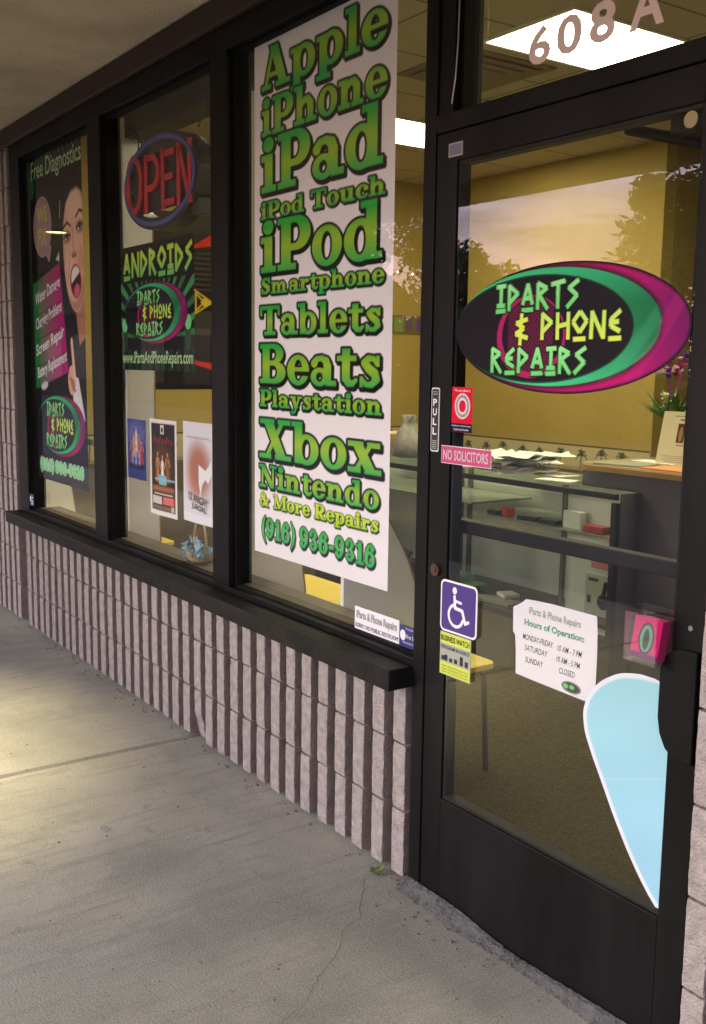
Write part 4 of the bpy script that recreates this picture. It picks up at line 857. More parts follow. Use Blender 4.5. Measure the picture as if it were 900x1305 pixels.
# ------------------------------------------------------------------ door graphics and stickers
def build_door_stickers():
    # oval logo: polar grid so its outline is clean
    n, m_ = 360, 130; th = np.linspace(0, 2*np.pi, n); r = np.linspace(0.001, 1, m_)
    X = -1.704+.366*np.outer(r, np.cos(th)); Z = 1.593+.151*np.outer(r, np.sin(th)); sh = Sheet(X, Z, srgb(45, 10, 40)); sh.px = .0022
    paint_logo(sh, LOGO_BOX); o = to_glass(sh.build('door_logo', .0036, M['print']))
    tag(o, 'large oval decal of magenta, green and black with jagged lettering on the door glass', 'decal')
    # pull sign on the stile
    s = plate('pull_sign', -2.139, -2.106, 1.276, 1.446, -.0022, -.0004, M['white_vinyl'], None, .006); tag(s, 'narrow black and white upright PULL sign on the door stile', 'sign')
    plate('face', -2.1365, -2.1085, 1.279, 1.443, -.0028, -.0023, M['black_ink'], s, .005)
    for i, c in enumerate('PULL'): text_mesh(c, -2.131, -2.115, 1.398-i*.0255, 1.4165-i*.0255, -.0032, M['white_vinyl'], s, bold=.02)
    for z in (1.428, 1.434, 1.284, 1.289, 1.294, 1.299, 1.304): plate('line', -2.132, -2.113, z, z+.0022, -.0032, -.0029, M['grey_ink'], s)
    # red round-badge sticker
    sh = Sheet.rect(-2.060, -1.979, 1.333, 1.450, .0012, srgb(206, 22, 48)); P = sh.paint
    P(sh.box(-3, 0, 1.333, 1.356), srgb(26, 20, 48)); P(np.maximum(sh.ell(-2.018, 1.401, .030, .033), -sh.ell(-2.018, 1.401, .0135, .0155)), srgb(214, 208, 214)); P(np.maximum(sh.ell(-2.018, 1.401, .026, .029), np.maximum(-sh.ell(-2.018, 1.401, .019, .0215), -(np.abs(np.sin(13*np.arctan2(sh.Z-1.401, sh.X+2.018)))-.35)*.01)), srgb(90, 30, 50), .8)
    o = sh.build('badge_sticker', .0020, M['print']); tag(o, 'square red sticker with a grey ring badge above the soliciting notice', 'sticker')
    text_mesh('We care about it', -2.050, -1.988, 1.438, 1.445, .0012, M['white_vinyl'], o); text_mesh('Manufacturer Data Recovery', -2.057, -1.983, 1.347, 1.352, .0012, M['white_vinyl'], o); text_mesh('Authorized Reseller', -2.050, -1.990, 1.338, 1.343, .0012, M['white_vinyl'], o)
    # no solicitors
    o = plate('soliciting_notice', -2.090, -1.895, 1.249, 1.296, -.0045, -.003, M['white_vinyl']); tag(o, 'long magenta NO SOLICITORS notice crossing the door edge', 'sticker')
    plate('face', -2.0885, -1.8965, 1.2505, 1.2945, -.0052, -.0046, M['rose_vinyl'], o); text_mesh('NO SOLICITORS', -2.081, -1.905, 1.259, 1.286, -.0060, mat('pale_pink_ink', (.62, .45, .52), .5), o, bold=.022)
    # wheelchair sign
    o = plate('accessibility_sign', -2.077, -1.930, .797, .938, -.0045, -.003, M['white_vinyl'], None, .016); tag(o, 'purple wheelchair access sticker with rounded white border low on the door glass', 'sticker')
    plate('face', -2.0715, -1.9355, .8025, .9325, -.0052, -.0046, M['purple_vinyl'], o, .012)
    sh = Sheet.rect(-2.066, -1.941, .808, .928, .001, lin((50, 30, 120))); d = np.minimum.reduce([sh.ell(-2.019, .914, .0085, .0095), sh.seg(-2.019, .898, -2.016, .868, .0095), sh.seg(-2.016, .887, -1.992, .885, .0075), sh.seg(-2.016, .868, -1.987, .865, .0095), sh.seg(-1.987, .865, -1.974, .833, .0095), sh.seg(-1.974, .833, -1.962, .839, .0085)])
    ring = np.maximum(np.abs(np.hypot((sh.X+2.012), (sh.Z-.847))-.029)-.0042, -np.maximum(np.maximum(-.004-(sh.X+2.012), .004-(sh.Z-.847)), -1))
    ring = np.where(((sh.X+2.012) > -.004) & ((sh.Z-.847) > -.004), 1.0, ring); d = np.minimum(d, ring)
    vs = d < 0
    X, Z = sh.X, sh.Z; q = np.argwhere(vs[:-1, :-1]); mb = MB(); st = .001
    # runs of covered cells become strips
    for row in range(vs.shape[0]):
        c = 0
        while c < vs.shape[1]:
            if vs[row, c]:
                e = c
                while e+1 < vs.shape[1] and vs[row, e+1]: e += 1
                xa, xb, z = X[row, c]-st/2, X[row, e]+st/2, Z[row, c]; mb.add([(xa, -.0058, z-st/2), (xb, -.0058, z-st/2), (xb, -.0058, z+st/2), (xa, -.0058, z+st/2)], [(0, 1, 2, 3)]); c = e+1
            else: c += 1
    mb.build('symbol', M['white_vinyl'], o)
    # business watch
    o = plate('watch_sticker', -2.075, -1.950, .676, .794, -.0042, -.003, M['grey_ink']); tag(o, 'small yellow-green business watch sticker under the wheelchair sticker', 'sticker')
    plate('upper_band', -2.073, -1.952, .763, .7925, -.0048, -.0043, M['yellow_green_vinyl'], o); plate('lower_band', -2.073, -1.952, .678, .711, -.0048, -.0043, M['yellow_green_vinyl'], o)
    text_mesh('BUSINESS WATCH', -2.070, -1.955, .770, .786, -.0055, M['black_ink'], o, bold=.02); text_mesh('PROGRAM IN FORCE', -2.070, -1.955, .748, .758, -.0050, M['black_ink'], o, bold=.01)
    for x, h in ((-2.068, .012), (-2.055, .016), (-2.035, .010), (-2.015, .012), (-1.992, .024), (-1.972, .015)): plate('skyline', x, x+.012, .716, .716+h, -.0050, -.0043, M['black_ink'], o)
    for z in (.701, .693, .685): text_mesh('report all suspicious persons', -2.066, -1.958, z-.003, z+.003, -.0055, M['black_ink'], o)
    # opening hours
    rows = [(.728, -1.560, -1.556), (.735, -1.815, -1.553), (.80, -1.818, -1.552), (.835, -1.822, -1.552), (.842, -1.830, -1.552), (.905, -1.832, -1.554), (.921, -1.802, -1.556), (.934, -1.787, -1.557), (.938, -1.700, -1.558)]
    sh = Sheet.spans(rows, 90, 80, srgb(228, 224, 232)); P = sh.paint
    P(sh.ell(-1.627, .749, .031, .014), srgb(90, 90, 98)); P(sh.ell(-1.629, .749, .027, .011), srgb(40, 52, 46)); P(sh.ell(-1.645, .749, .008, .006), srgb(110, 190, 120)); P(sh.ell(-1.625, .750, .008, .005), srgb(110, 190, 120))
    o = sh.build('opening_hours', .0285, M['print_paper']); tag(o, 'white torn-edged sheet of opening hours taped inside the door glass', 'notice')
    y = .0281
    text_mesh('iParts & Phone Repairs', -1.776, -1.605, .893, .917, y, M['grey_ink'], o, bold=.03); text_mesh('Hours of Operation:', -1.790, -1.592, .862, .884, y, M['green_ink'], o, bold=.035)
    for s_, a, b, z in (('MONDAY-FRIDAY', -1.794, -1.690, .838), ('10 AM - 7 PM', -1.676, -1.598, .836), ('SATURDAY', -1.786, -1.707, .811), ('10 AM - 5 PM', -1.678, -1.602, .808), ('SUNDAY', -1.783, -1.721, .781), ('CLOSED', -1.668, -1.617, .782)):
        text_mesh(s_, a, b, z-.0075, z+.0075, y, M['black_ink'], o, bold=.004, slant=.15)
    # pale blue die-cut sticker (plain shape)
    pts = [(858, 833), (876, 800), (884, 772), (908, 745), (945, 734), (975, 737), (1005, 750), (1040, 757), (1075, 771), (1110, 791), (1140, 812), (1156, 830), (1163, 846)]
    rows = [(.326, -1.345, -1.326), (.345, -1.366, -1.326), (.378, -1.396, -1.326), (.425, -1.432, -1.326), (.490, -1.475, -1.326), (.555, -1.513, -1.326), (.610, -1.546, -1.326), (.660, -1.572, -1.326), (.705, -1.580, -1.326), (.745, -1.570, -1.326), (.785, -1.540, -1.326), (.815, -1.500, -1.326), (.833, -1.455, -1.345), (.838, -1.42, -1.38)]
    zs = np.linspace(rows[0][0], rows[-1][0], 60); rw = np.array(rows); k = np.hanning(7); k /= k.sum()
    l = np.interp(zs, rw[:, 0], rw[:, 1]); l[3:-3] = np.convolve(l, k, 'valid'); rr = np.interp(zs, rw[:, 0], rw[:, 2])
    sh = Sheet.spans(list(zip(zs, l, rr)), 70, 140, srgb(208, 212, 220)); t = np.clip((sh.Z-.33)/.5, 0, 1)[..., None]; outline = [(a, b) for a, b in zip(l, zs)]+[(-1.30, .845), (-1.30, .326)]
    d = sh.poly(outline); P = sh.paint; P(d+.011, srgb(144, 190, 210)*(1-t)+srgb(146, 196, 204)*t)
    P(np.abs(sh.Z-.585-.35*(sh.X+1.45))-.0010, srgb(176, 214, 228), .5); sh.C *= (1+.025*np.sin(9*sh.X+14*sh.Z)+.02*np.sin(31*sh.Z-12*sh.X))[..., None]
    o = to_glass(sh.build('blue_decal', .0036, M['print'])); tag(o, 'large pale blue white-edged decal at the bottom corner of the door glass', 'decal')
    # small stickers
    o = plate('corner_sticker', -2.094, -2.040, 2.030, 2.064, -.0022, -.0003, M['grey_ink']); tag(o, 'tiny grey sticker on the top corner of the door frame', 'sticker')
    plate('face', -2.090, -2.044, 2.034, 2.060, -.0028, -.0023, mat('faded_lilac', (.16, .15, .24), .5), o)
    o = MB().prism([(-1.3565+.0165*math.cos(k*math.pi/12), 1.992+.0165*math.sin(k*math.pi/12)) for k in range(24)], .0030, .0042, 'y').build('round_sticker', mat('dull_gold', (.30, .24, .10), .5)); tag(o, 'small round gold sticker at the top of the door glass', 'sticker')
    text_mesh('CERT', -1.367, -1.346, 1.988, 1.996, .0178, M['black_ink'], o) if False else None
    # restroom and alarm stickers in the window corner
    o = plate('restroom_notice', -2.546, -2.318, .691, .762, .0415, .0430, M['white_vinyl']); tag(o, 'white no public restroom notice low in the window next to the door', 'sticker')
    text_mesh('SORRY, NO PUBLIC RESTROOM', -2.541, -2.322, .696, .711, .0405, M['black_ink'], o, slant=.15); text_mesh('iParts & Phone Repairs', -2.536, -2.328, .719, .752, .0405, M['grey_ink'], o, bold=.04)
    o = plate('alarm_sticker', -2.3165, -2.235, .684, .754, .0415, .0430, M['navy_vinyl']); tag(o, 'small navy blue alarm company sticker beside the restroom notice', 'sticker')
    MB().prism([(-2.299+.013*math.cos(k*math.pi/10), .724+.016*math.sin(k*math.pi/10)) for k in range(20)], .0405, .0412, 'y').build('emblem', M['white_vinyl'], o)
    text_mesh('First Sec', -2.282, -2.238, .717, .729, .0402, M['white_vinyl'], o, bold=.01); text_mesh('Protected by', -2.285, -2.240, .741, .749, .0402, M['white_vinyl'], o); text_mesh('Security Sys', -2.298, -2.240, .699, .708, .0402, M['white_vinyl'], o); text_mesh('800-555', -2.294, -2.240, .688, .697, .0402, M['white_vinyl'], o) if False else None
    o = plate('frame_sticker', -5.645, -5.580, .712, .776, -.0022, -.0004, M['navy_vinyl']); tag(o, 'small navy blue sticker on the frame below the smiling woman poster', 'sticker')
    MB().prism([(-5.632+.010*math.cos(k*math.pi/10), .750+.014*math.sin(k*math.pi/10)) for k in range(20)], -.0030, -.0024, 'y').build('emblem', M['white_vinyl'], o)
    for z in (.755, .735, .722): plate('text_line', -5.618, -5.585, z, z+.006, -.0030, -.0024, M['white_vinyl'], o)
    # street number over the door
    t = thing('street_number', 'pinkish vinyl street number 608 A on the glass above the door', 'number', (-1.7, .043, 2.2))
    for c, a, b, z0_, z1_ in (('6', -1.862, -1.790, 2.206, 2.292), ('0', -1.772, -1.694, 2.207, 2.293), ('8', -1.672, -1.598, 2.209, 2.296), ('A', -1.560, -1.468, 2.210, 2.302)):
        text_mesh(c, a, b, z0_, z1_, .0425, M['pink_white_vinyl'], t, name='letter' if c == 'A' else 'digit', bold=.028)
    # clear card box
    cbx = thing('card_holder', 'clear acrylic box of pink business cards stuck to the door glass', 'card holder', (-1.365, .0, .94))
    x0, x1, y0, y1, z0_, z1_ = -1.407, -1.322, -.056, .002, .888, 1.004; mb = MB()
    mb.box(x0, x1, y0, y1, z0_, z0_+.003); mb.box(x0, x0+.002, y0, y1, z0_+.0031, z1_); mb.box(x1-.002, x1, y0, y1, z0_+.0031, z1_); mb.box(x0+.0021, x1-.0021, y0, y0+.002, z0_+.0031, z1_-.01); mb.box(x0+.0021, x1-.0021, y1-.002, y1, z0_+.0031, z1_)
    mb.build('box', M['acrylic'], cbx)
    sh = Sheet.rect(-.036, .036, 0, .088, .001, srgb(226, 22, 120)); sh.paint(sh.ell(0, .044, .020, .034), srgb(60, 40, 70)); sh.paint(sh.ell(0, .044, .016, .029), srgb(120, 170, 140)); sh.paint(sh.ell(0, .042, .008, .022), srgb(40, 70, 60)); sh.paint(sh.box(-.04, .04, -.01, .012), srgb(110, 30, 110))
    cd = sh.build('card_stack', 0, M['print'], cbx); cd.location = (-1.364, -.044, .896); cd.rotation_euler = (R(-10), 0, 0); cd.matrix_parent_inverse = Matrix.Translation(-cbx.location)
    pk = MB().prism([(-.0425, .896), (-.018, .896), (-.003, .980), (-.0275, .980)], -1.399, -1.329, 'x').build('card_pack', M['pink'], cbx)
build_door_stickers()
def build_wire():
    o = MB().tube([(-2.064, -.004, 2.57), (-2.064, -.004, 2.40), (-2.066, -.004, 2.30), (-2.072, -.004, 2.22), (-2.084, -.004, 2.16)], .0022, 6).build('thin_cable', M['steel'])
    tag(o, 'thin grey cable running down the frame beside the street number', 'cable')
build_wire()

# ------------------------------------------------------------------ furniture along the windows
def build_window_furniture():
    # dark box valance behind the middle window head
    v = MB().box(-4.64, -3.30, .175, .30, 2.525, 2.80).build('window_valance', mat('dark_valance', (.035, .032, .028), .8, 0, .2, 5), None, bevel=.004)
    tag(v, 'dark boxed valance across the top of the middle window behind the OPEN sign', 'valance')
    # white desk end panels with curved tan edges
    def panel(name, x, prof, label):
        t = thing('desk_panel', label, 'partition panel', (x, .2, 0), 'white desk panels along the windows')
        MB().prism(prof, x-.018, x, 'x').build('board', M['white_board'], t)
        eb = MB(); n = len(prof)
        for (ay, az), (by, bz) in zip(prof[1:-1], prof[2:]):
            eb.add([(x-.0195, ay, az), (x+.0015, ay, az), (x+.0015, by, bz), (x-.0195, by, bz), (x-.0195, ay+.006, az), (x+.0015, ay+.006, az), (x+.0015, by+.006, bz), (x-.0195, by+.006, bz)],
                   [(0, 1, 2, 3), (4, 7, 6, 5), (0, 4, 5, 1), (2, 6, 7, 3), (1, 5, 6, 2), (0, 3, 7, 4)])
        eb.build('edge_band', M['edge_band'], t); return t
    def tall(y0, y1): return [(y0, 0), (y1+.22, 0), (y1+.19, .5), (y1+.15, .72), (y1+.09, .86), (y1+.03, .96), (y1, 1.05), (y1, 2.5), (y0, 2.5)]
    def tallprof(y0, y1, top=2.5, fl=.10):
        return [(y0, .005)] + [(y1+fl, .005), (y1+fl, .60), (y1+fl*.85, .74), (y1+fl*.55, .86), (y1+fl*.2, .97), (y1, 1.06), (y1, top)] + [(y0, top)]
    panel('desk_panel', -6.0, tallprof(.175, .26, 2.5, .12), 'white desk panel seen under the smiling woman poster')
    panel('desk_panel', -4.66, tallprof(.175, .315, 2.522, .02), 'tall white desk panel behind the OPEN sign and the black phone sign')
    panel('desk_panel', -3.46, tallprof(.175, .30, 2.50, .13), 'tall white desk panel along the edge of the green lettered banner')
    panel('desk_panel', -2.80, [(.172, .005), (.52, .005), (.51, .60), (.49, .70), (.455, .80), (.41, .89), (.36, .97), (.30, 1.03), (.172, 1.05)], 'low white desk panel with curved tan edge above the restroom notice')
    # yellow benches
    def bench(x0, x1, y0, y1, z, label):
        t = thing('bench', label, 'bench', ((x0+x1)/2, (y0+y1)/2, 0), 'yellow topped benches in the shop'); cx, cy = (x0+x1)/2, (y0+y1)/2
        w, d = x1-x0, y1-y0; r = .04; pts = []
        for sx, sy, a in ((1, 1, 0), (-1, 1, 90), (-1, -1, 180), (1, -1, 270)):
            for k in range(5): an = R(a+22.5*k); pts.append((cx+sx*(w/2-r)+r*math.cos(an), cy+sy*(d/2-r)+r*math.sin(an)))
        MB().prism(pts, z-.022, z, 'z').build('top', M['yellow_wood'], t, bevel=.003)
        for sx, sy in ((1, 1), (1, -1), (-1, 1), (-1, -1)):
            px, py = cx+sx*(w/2-.035), cy+sy*(d/2-.035)
            MB().tube([(px-sx*.10, py, z-.035), (px-sx*.03, py, z-.036), (px-sx*.008, py, z-.05), (px, py, z-.085), (px+sx*.02, py+sy*.005, .006)], .011, 8).build('leg', M['bench_metal'], t)
    bench(-6.12, -5.69, .52, .90, .42, 'yellow bench top farthest along the windows, above the warm end of the row')
    bench(-5.62, -4.85, .30, .67, .42, 'yellow bench below the white theatre bill, by the basket')
    bench(-4.12, -3.50, .40, .86, .50, 'yellow bench under the green lettered banner between two white panels')
    bench(-3.20, -2.70, .40, .80, .42, 'yellow bench with a bent steel leg seen through the door beside the watch sticker')
    # gift basket on the ledge
    b = thing('gift_basket', 'small wicker basket of blue tissue and brown straw on the middle window ledge', 'basket', (-3.775, .118, .6905))
    bx, by, bz = -3.775, .118, .6905
    MB().lathe([(.04, 0), (.052, .012), (.062, .045), (.056, .045), (.046, .012), (.03, .008)], (bx, by, bz), 18).build('bowl', M['wicker'], b)
    MB().tube([(bx+.058*math.cos(a), by, bz+.04+.15*math.sin(a)) for a in np.linspace(0, math.pi, 17)], .006, 6).build('handle', M['wicker'], b)
    st = MB()
    for i in range(46):
        a = random.uniform(0, 6.28); r = random.uniform(0, .03); h = random.uniform(.06, .14); st.tube([(bx-.015+r*math.cos(a), by+r*math.sin(a), bz+.02), (bx-.015+r*2.0*math.cos(a), by+r*1.6*math.sin(a), bz+h)], .0018, 4)
    st.build('straw', M['straw'], b)
    ti = MB()
    for i in range(60):
        c = Vector((bx+random.gauss(.005, .035), by-.02+random.gauss(0, .025), bz+.03+abs(random.gauss(0, .02)))); u = Vector((random.gauss(0, 1), random.gauss(0, 1), random.gauss(0, 1))).normalized()*.024; w = u.cross(Vector((random.gauss(0, 1), 1, random.gauss(0, 1)))).normalized()*.018
        ti.add([c-u, c+w, c+u, c-w], [(0, 1, 2), (0, 2, 3)])
    ti.build('tissue', M['blue_tissue'], b)
    # black mural sheet on the end wall (seen through the middle windows)
    y0, y1, z0, z1 = .95, 2.55, 1.31, 2.61; sh = Sheet.rect(y0, y1, z0, z1, .006, srgb(34, 30, 22)); P = sh.paint; X, Z = sh.X, sh.Z
    P(sh.poly([(y0, z1), (y1, z1), (y1, 2.52), (2.0, 2.50), (1.60, 2.46), (y0, 2.50)]), srgb(52, 46, 30))
    red = srgb(205, 48, 30)
    P(sh.poly([(1.62, 2.31), (1.90, 2.47), (2.55, 2.52), (2.55, 2.445), (1.90, 2.385), (1.62, 2.34)]), red); P(sh.poly([(1.62, 1.53), (1.90, 1.455), (2.55, 1.40), (2.55, 1.46), (1.90, 1.505), (1.62, 1.545)]), red)
    P(sh.poly([(1.62, 2.32), (1.90, 2.37), (2.55, 2.43), (2.55, 2.405), (1.90, 2.345), (1.62, 2.30)]), srgb(20, 44, 22))
    P(np.maximum(sh.box(1.70, 2.5, 2.05, 2.33), .012-np.abs(((Z*26) % 1)-.5)*.04), srgb(24, 20, 16)); P(np.maximum(sh.box(1.70, 2.5, 2.05, 2.33), np.abs(((Z*26) % 1)-.5)*.04-.008), srgb(66, 56, 42))  # louvre stripes: a window reflection painted into the print
    P(sh.box(1.2, 2.55, 1.72, 1.90), srgb(66, 62, 58), .8)
    yl = srgb(206, 176, 46)
    for a, b_ in (((1.62, 2.13), (1.897, 1.965)), ((1.897, 1.965), (1.62, 1.80)), ((1.76, 2.03), (1.76, 1.90)), ((1.76, 2.03), (1.83, 1.965)), ((1.83, 1.965), (1.76, 1.90))): P(sh.seg(*a, *b_, .012), yl)
    P(sh.poly([(1.897, 1.965), (1.83, 2.0), (1.80, 1.965), (1.83, 1.93)]), yl); P(sh.poly([(2.14, 2.02), (2.19, 1.93), (2.15, 1.91)]), yl); P(np.minimum.reduce([sh.seg(2.14, 2.06, 2.23, 1.90, .010), sh.seg(2.23, 1.90, 2.20, 1.85, .010), sh.seg(2.20, 1.85, 2.14, 1.89, .010), sh.seg(2.14, 1.82, 2.22, 1.82, .010), sh.seg(2.22, 1.82, 2.22, 1.75, .010)]), srgb(190, 190, 90))
    o = sh.build('wall_poster', 0, M['print']); o.location = (-7.146, 0, 0); o.rotation_euler = (0, 0, R(90)); tag(o, 'black poster with red bands and a yellow fish outline on the yellow end wall', 'poster')
    # tiny coloured string lights on the end wall near the far corner
    s = thing('string_lights', 'short string of tiny warm bulbs high on the yellow wall beside the banner', 'string lights', (-7.13, 3.6, 2.3))
    MB().tube([(-7.14, 3.3, 2.35), (-7.14, 3.5, 2.325), (-7.14, 3.75, 2.305), (-7.14, 4.0, 2.29)], .003, 5).build('wire', M['chain'], s)
    for y, z in ((3.36, 2.335), (3.5, 2.318), (3.66, 2.303), (3.82, 2.294)): MB().lathe([(.002, -.010), (.006, -.005), (.007, 0), (.004, .008), (.002, .010)], (-7.135, y, z), 8).build('bulb', M['bulb'], s)
    sh = Sheet.rect(0, .34, 0, .16, .004, srgb(120, 110, 60)); sh.paint(sh.box(.02, .12, .02, .14), srgb(128, 150, 84)); sh.paint(sh.box(.15, .22, .02, .14), srgb(112, 88, 120)); sh.paint(sh.box(.26, .32, .02, .14), srgb(112, 76, 140))  # flat colour patches painted in place of a faint coloured glow
    o = sh.build('wall_glow_patch', 0, M['print_paper']); o.location = (-7.145, 3.62, 1.78); o.rotation_euler = (0, 0, R(90)); tag(o, 'small flat patch of painted green and purple glow on the yellow wall beside the banner', 'painted glow')
build_window_furniture()

# ------------------------------------------------------------------ display case, counter and what stands on them
def build_counters():
    c = thing('display_case', 'long black framed glass display case with grey back, shelves of phone parts inside', 'display case', (-4.2, 1.76, 0))
    top = [(-5.45, 1.76), (-3.0, 1.76), (-3.0, 1.905), (-3.372, 1.905), (-3.372, 2.28), (-5.45, 2.28)]
    MB().prism([(a, b) for a, b in top], .955, .968, 'z').build('top', M['case_glass'], c)
    fr = MB()
    fr.box(-5.45, -3.0, 1.760, 1.778, .928, .9545); fr.box(-3.03, -3.0, 1.760, 1.79, .26, .9145); fr.box(-5.45, -5.42, 1.76, 1.79, .26, .9145)
    tkm = mat('grey_green_track', (.14, .15, .12), .4)
    for xa, xb in ((-4.66, -4.645), (-4.60, -4.592), (-4.53, -4.512)): MB().box(xa, xb, 2.235, 2.2605, .285, .950).build('door_track', tkm, c)
    MB().box(-3.425, -3.405, 1.868, 1.8885, .285, .950).build('door_track', tkm, c)
    fr.box(-5.42, -3.03, 1.760, 1.785, .262, .290)
    fr.build('frame', M['case_frame'], c, bevel=.002)
    MB().prism(top, .0045, .26, 'z').build('base', M['case_base'], c)
    MB().prism([(-5.44, 1.79), (-3.035, 1.79), (-3.035, 1.90), (-3.375, 1.90), (-3.375, 2.27), (-5.44, 2.27)], .2605, .284, 'z').build('deck', M['case_base'], c)
    MB().box(-5.45, -3.38, 2.262, 2.278, .285, .954).box(-3.40, -3.004, 1.89, 1.903, .285, .954).build('back_panel', M['case_back'], c)
    MB().prism([(-5.41, 1.80), (-4.0, 1.80), (-4.0, 2.24), (-5.41, 2.24)], .790, .800, 'z').prism([(-3.99, 1.80), (-3.05, 1.80), (-3.05, 1.885), (-3.40, 1.885), (-3.40, 2.19), (-3.99, 2.19)], .742, .752, 'z').build('shelf', mat('glass_edge_shelf', (.30, .33, .27), .2), c)
    MB().add([(-5.42, 1.772, .29), (-3.03, 1.772, .29), (-3.03, 1.772, .915), (-5.42, 1.772, .915)], [(0, 1, 2, 3)]).build('front_pane', M['case_glass'], c)
    MB().box(-3.0045, -3.0005, 1.7905, 1.9245, .2605, .954).build('end_panel', M['counter'], c)
    # contents
    def item(name, x0, x1, y0, y1, z0, z1, m, label, cat, group=None, rot=0, extra=None):
        mb = MB().box(x0, x1, y0, y1, z0, z1); o = mb.build(name, m, None, bevel=min(.004, (z1-z0)*.2))
        if rot:
            cx, cy = (x0+x1)/2, (y0+y1)/2; o.data.transform(Matrix.Translation((-cx, -cy, 0))); o.data.transform(Matrix.Rotation(R(rot), 4, 'Z')); o.location = (cx, cy, 0)
        tag(o, label, cat, group); 
        if extra: extra(o)
        return o
    g = 'green card boxes in the case'
    item('card_box', -4.36, -4.05, 1.82, 1.98, .2845, .335, M['green_box'], 'green card box lowest in the display case, beside the wheelchair sticker', 'box', g, 4)
    item('card_box', -4.42, -4.15, 1.83, 1.98, .336, .375, M['green_box'], 'green card box lying on top of another in the display case', 'box', g, -3)
    for i, (x, y, z, w, m, lab) in enumerate(((-3.93, 1.86, .2845, .12, 'grey_box', 'flat grey packet on the case floor next to the green boxes'), (-3.80, 1.88, .2845, .15, 'grey_box', 'flat grey packet in the middle of the case floor'), (-3.66, 1.87, .2845, .14, 'dark_plastic', 'dark flat phone on the case floor behind the hours sheet'),
                                              (-3.86, 1.95, .306, .10, 'paper', 'pale slip resting over the grey packets on the case floor'), (-3.52, 1.86, .2845, .15, 'dark_plastic', 'black phone on the case floor nearest the pale phone box'))):
        item('phone_packet', x-w/2, x+w/2, y-.045, y+.045, z, z+.020, M[m], lab, 'packet', 'packets on the case floor', random.uniform(-25, 25))
    for i, (x, m, w, lab) in enumerate(((-3.87, 'dark_plastic', .07, 'dark handset at the start of the upper case shelf'), (-3.77, 'red_plastic', .05, 'tiny red packet on the upper case shelf under the papers'), (-3.62, 'dark_plastic', .12, 'black handset lying mid shelf under the papers'), (-3.48, 'dark_plastic', .11, 'black handset beside the thin case post on the upper shelf'))):
        item('shelf_handset', x-w/2, x+w/2, 1.82, 1.87, .7525, .775 if m == 'dark_plastic' else .80, M[m], lab, 'handset', 'handsets on the case shelf', random.uniform(-15, 15))
    item('red_case', -3.24, -3.12, 1.815, 1.87, .7525, .785, M['red_plastic'], 'red flat box at the end of the upper case shelf', 'box')
    item('accessory_pack', -3.38, -3.27, 1.83, 1.872, .7525, .835, M['paper'], 'pale upright accessory pack on the upper case shelf by the red box', 'packet')
    item('white_tray', -3.40, -3.22, 1.80, 1.86, .564, .575, M['paper'], 'thin white tray in the case just above the door push bar', 'tray') if False else None
    # phone box
    pb = thing('phone_box', 'pale box with a dark cordless phone picture standing in the display case', 'box', (-3.13, 1.84, .2845))
    mb = MB(); mb.box(-3.215, -3.045, 1.822, 1.872, .2845, .565); mb.build('carton', M['case_back'], pb, bevel=.003)
    sh = Sheet.rect(-3.212, -3.048, .30, .562, .003, srgb(196, 198, 180)); P = sh.paint; P(sh.box(-3.195, -3.06, .315, .37), srgb(30, 30, 32)); P(sh.box(-3.13, -3.06, .335, .365), srgb(150, 90, 96)); P(sh.ell(-3.10, .44, .038, .036), srgb(24, 24, 26)); P(sh.seg(-3.105, .45, -3.09, .525, .026), srgb(28, 28, 30)); P(sh.box(-3.20, -3.175, .425, .46), srgb(40, 40, 40)); P(sh.box(-3.195, -3.135, .53, .545), srgb(70, 70, 66))
    sh.build('front_print', 1.8205, M['print_paper'], pb)
    o = plate('shelf_notice', -3.135, -3.035, .605, .645, 1.7680, 1.7690, mat('dusty_pink', (.48, .20, .19), .6)); tag(o, 'dusty pink price strip stuck inside the case above the phone box', 'label')
    # papers on the case
    pp = MB()
    for i in range(26):
        cx, cy = -3.86+random.gauss(0, .10), 1.95+random.gauss(0, .06); a = random.uniform(0, 6.28); n = 5; vs = []; z = .972+.0035*i; s_ = random.uniform(.10, .16)
        for u in range(n):
            for w in range(n):
                lx, ly = (u/(n-1)-.5)*2*s_, (w/(n-1)-.5)*1.5*s_; vs.append((cx+lx*math.cos(a)-ly*math.sin(a), cy+lx*math.sin(a)+ly*math.cos(a), z+max(0, random.gauss(.008, .011))))
        pp.add(vs, [(u*n+w, (u+1)*n+w, (u+1)*n+w+1, u*n+w+1) for u in range(n-1) for w in range(n-1)])
    o = pp.build('crumpled_papers', M['paper']); tag(o, 'heap of crumpled pale papers on the display case under the NO SOLICITORS notice', 'papers')
    for x, y, w, d, r, lab in ((-3.44, 1.845, .20, .10, 12, 'flat open paper near the end of the display case'), (-3.62, 2.02, .21, .14, -8, 'flat sheet of paper beside the crumpled heap'), (-4.16, 1.90, .12, .07, 5, 'small white slip on the case top below the red badge')):
        item('paper_sheet', x-w/2, x+w/2, y-d/2, y+d/2, .9685, .974, M['paper'], lab, 'paper', 'loose papers on the display case', r)
    # taped grey bag on the far end of the case
    bg = MB().lathe([(.06, 0), (.085, .01), (.09, .08), (.075, .14), (.045, .18), (.03, .21), (.045, .25), (.01, .25)], (-4.78, 1.98, .9685), 22); 
    bg.v = [(x+random.gauss(0, .006), y+random.gauss(0, .006), z) for x, y, z in bg.v]
    o = bg.build('grey_bag', M['grey_box'], smooth=True); tag(o, 'crumpled grey bag on the display case between banner and door frame', 'bag')
    cbx = item('tan_box', -5.15, -4.93, 1.95, 2.15, .9685, 1.10, mat('tan_card', (.55, .40, .22), .6), 'tan cardboard box on the display case beside the grey bag', 'box')
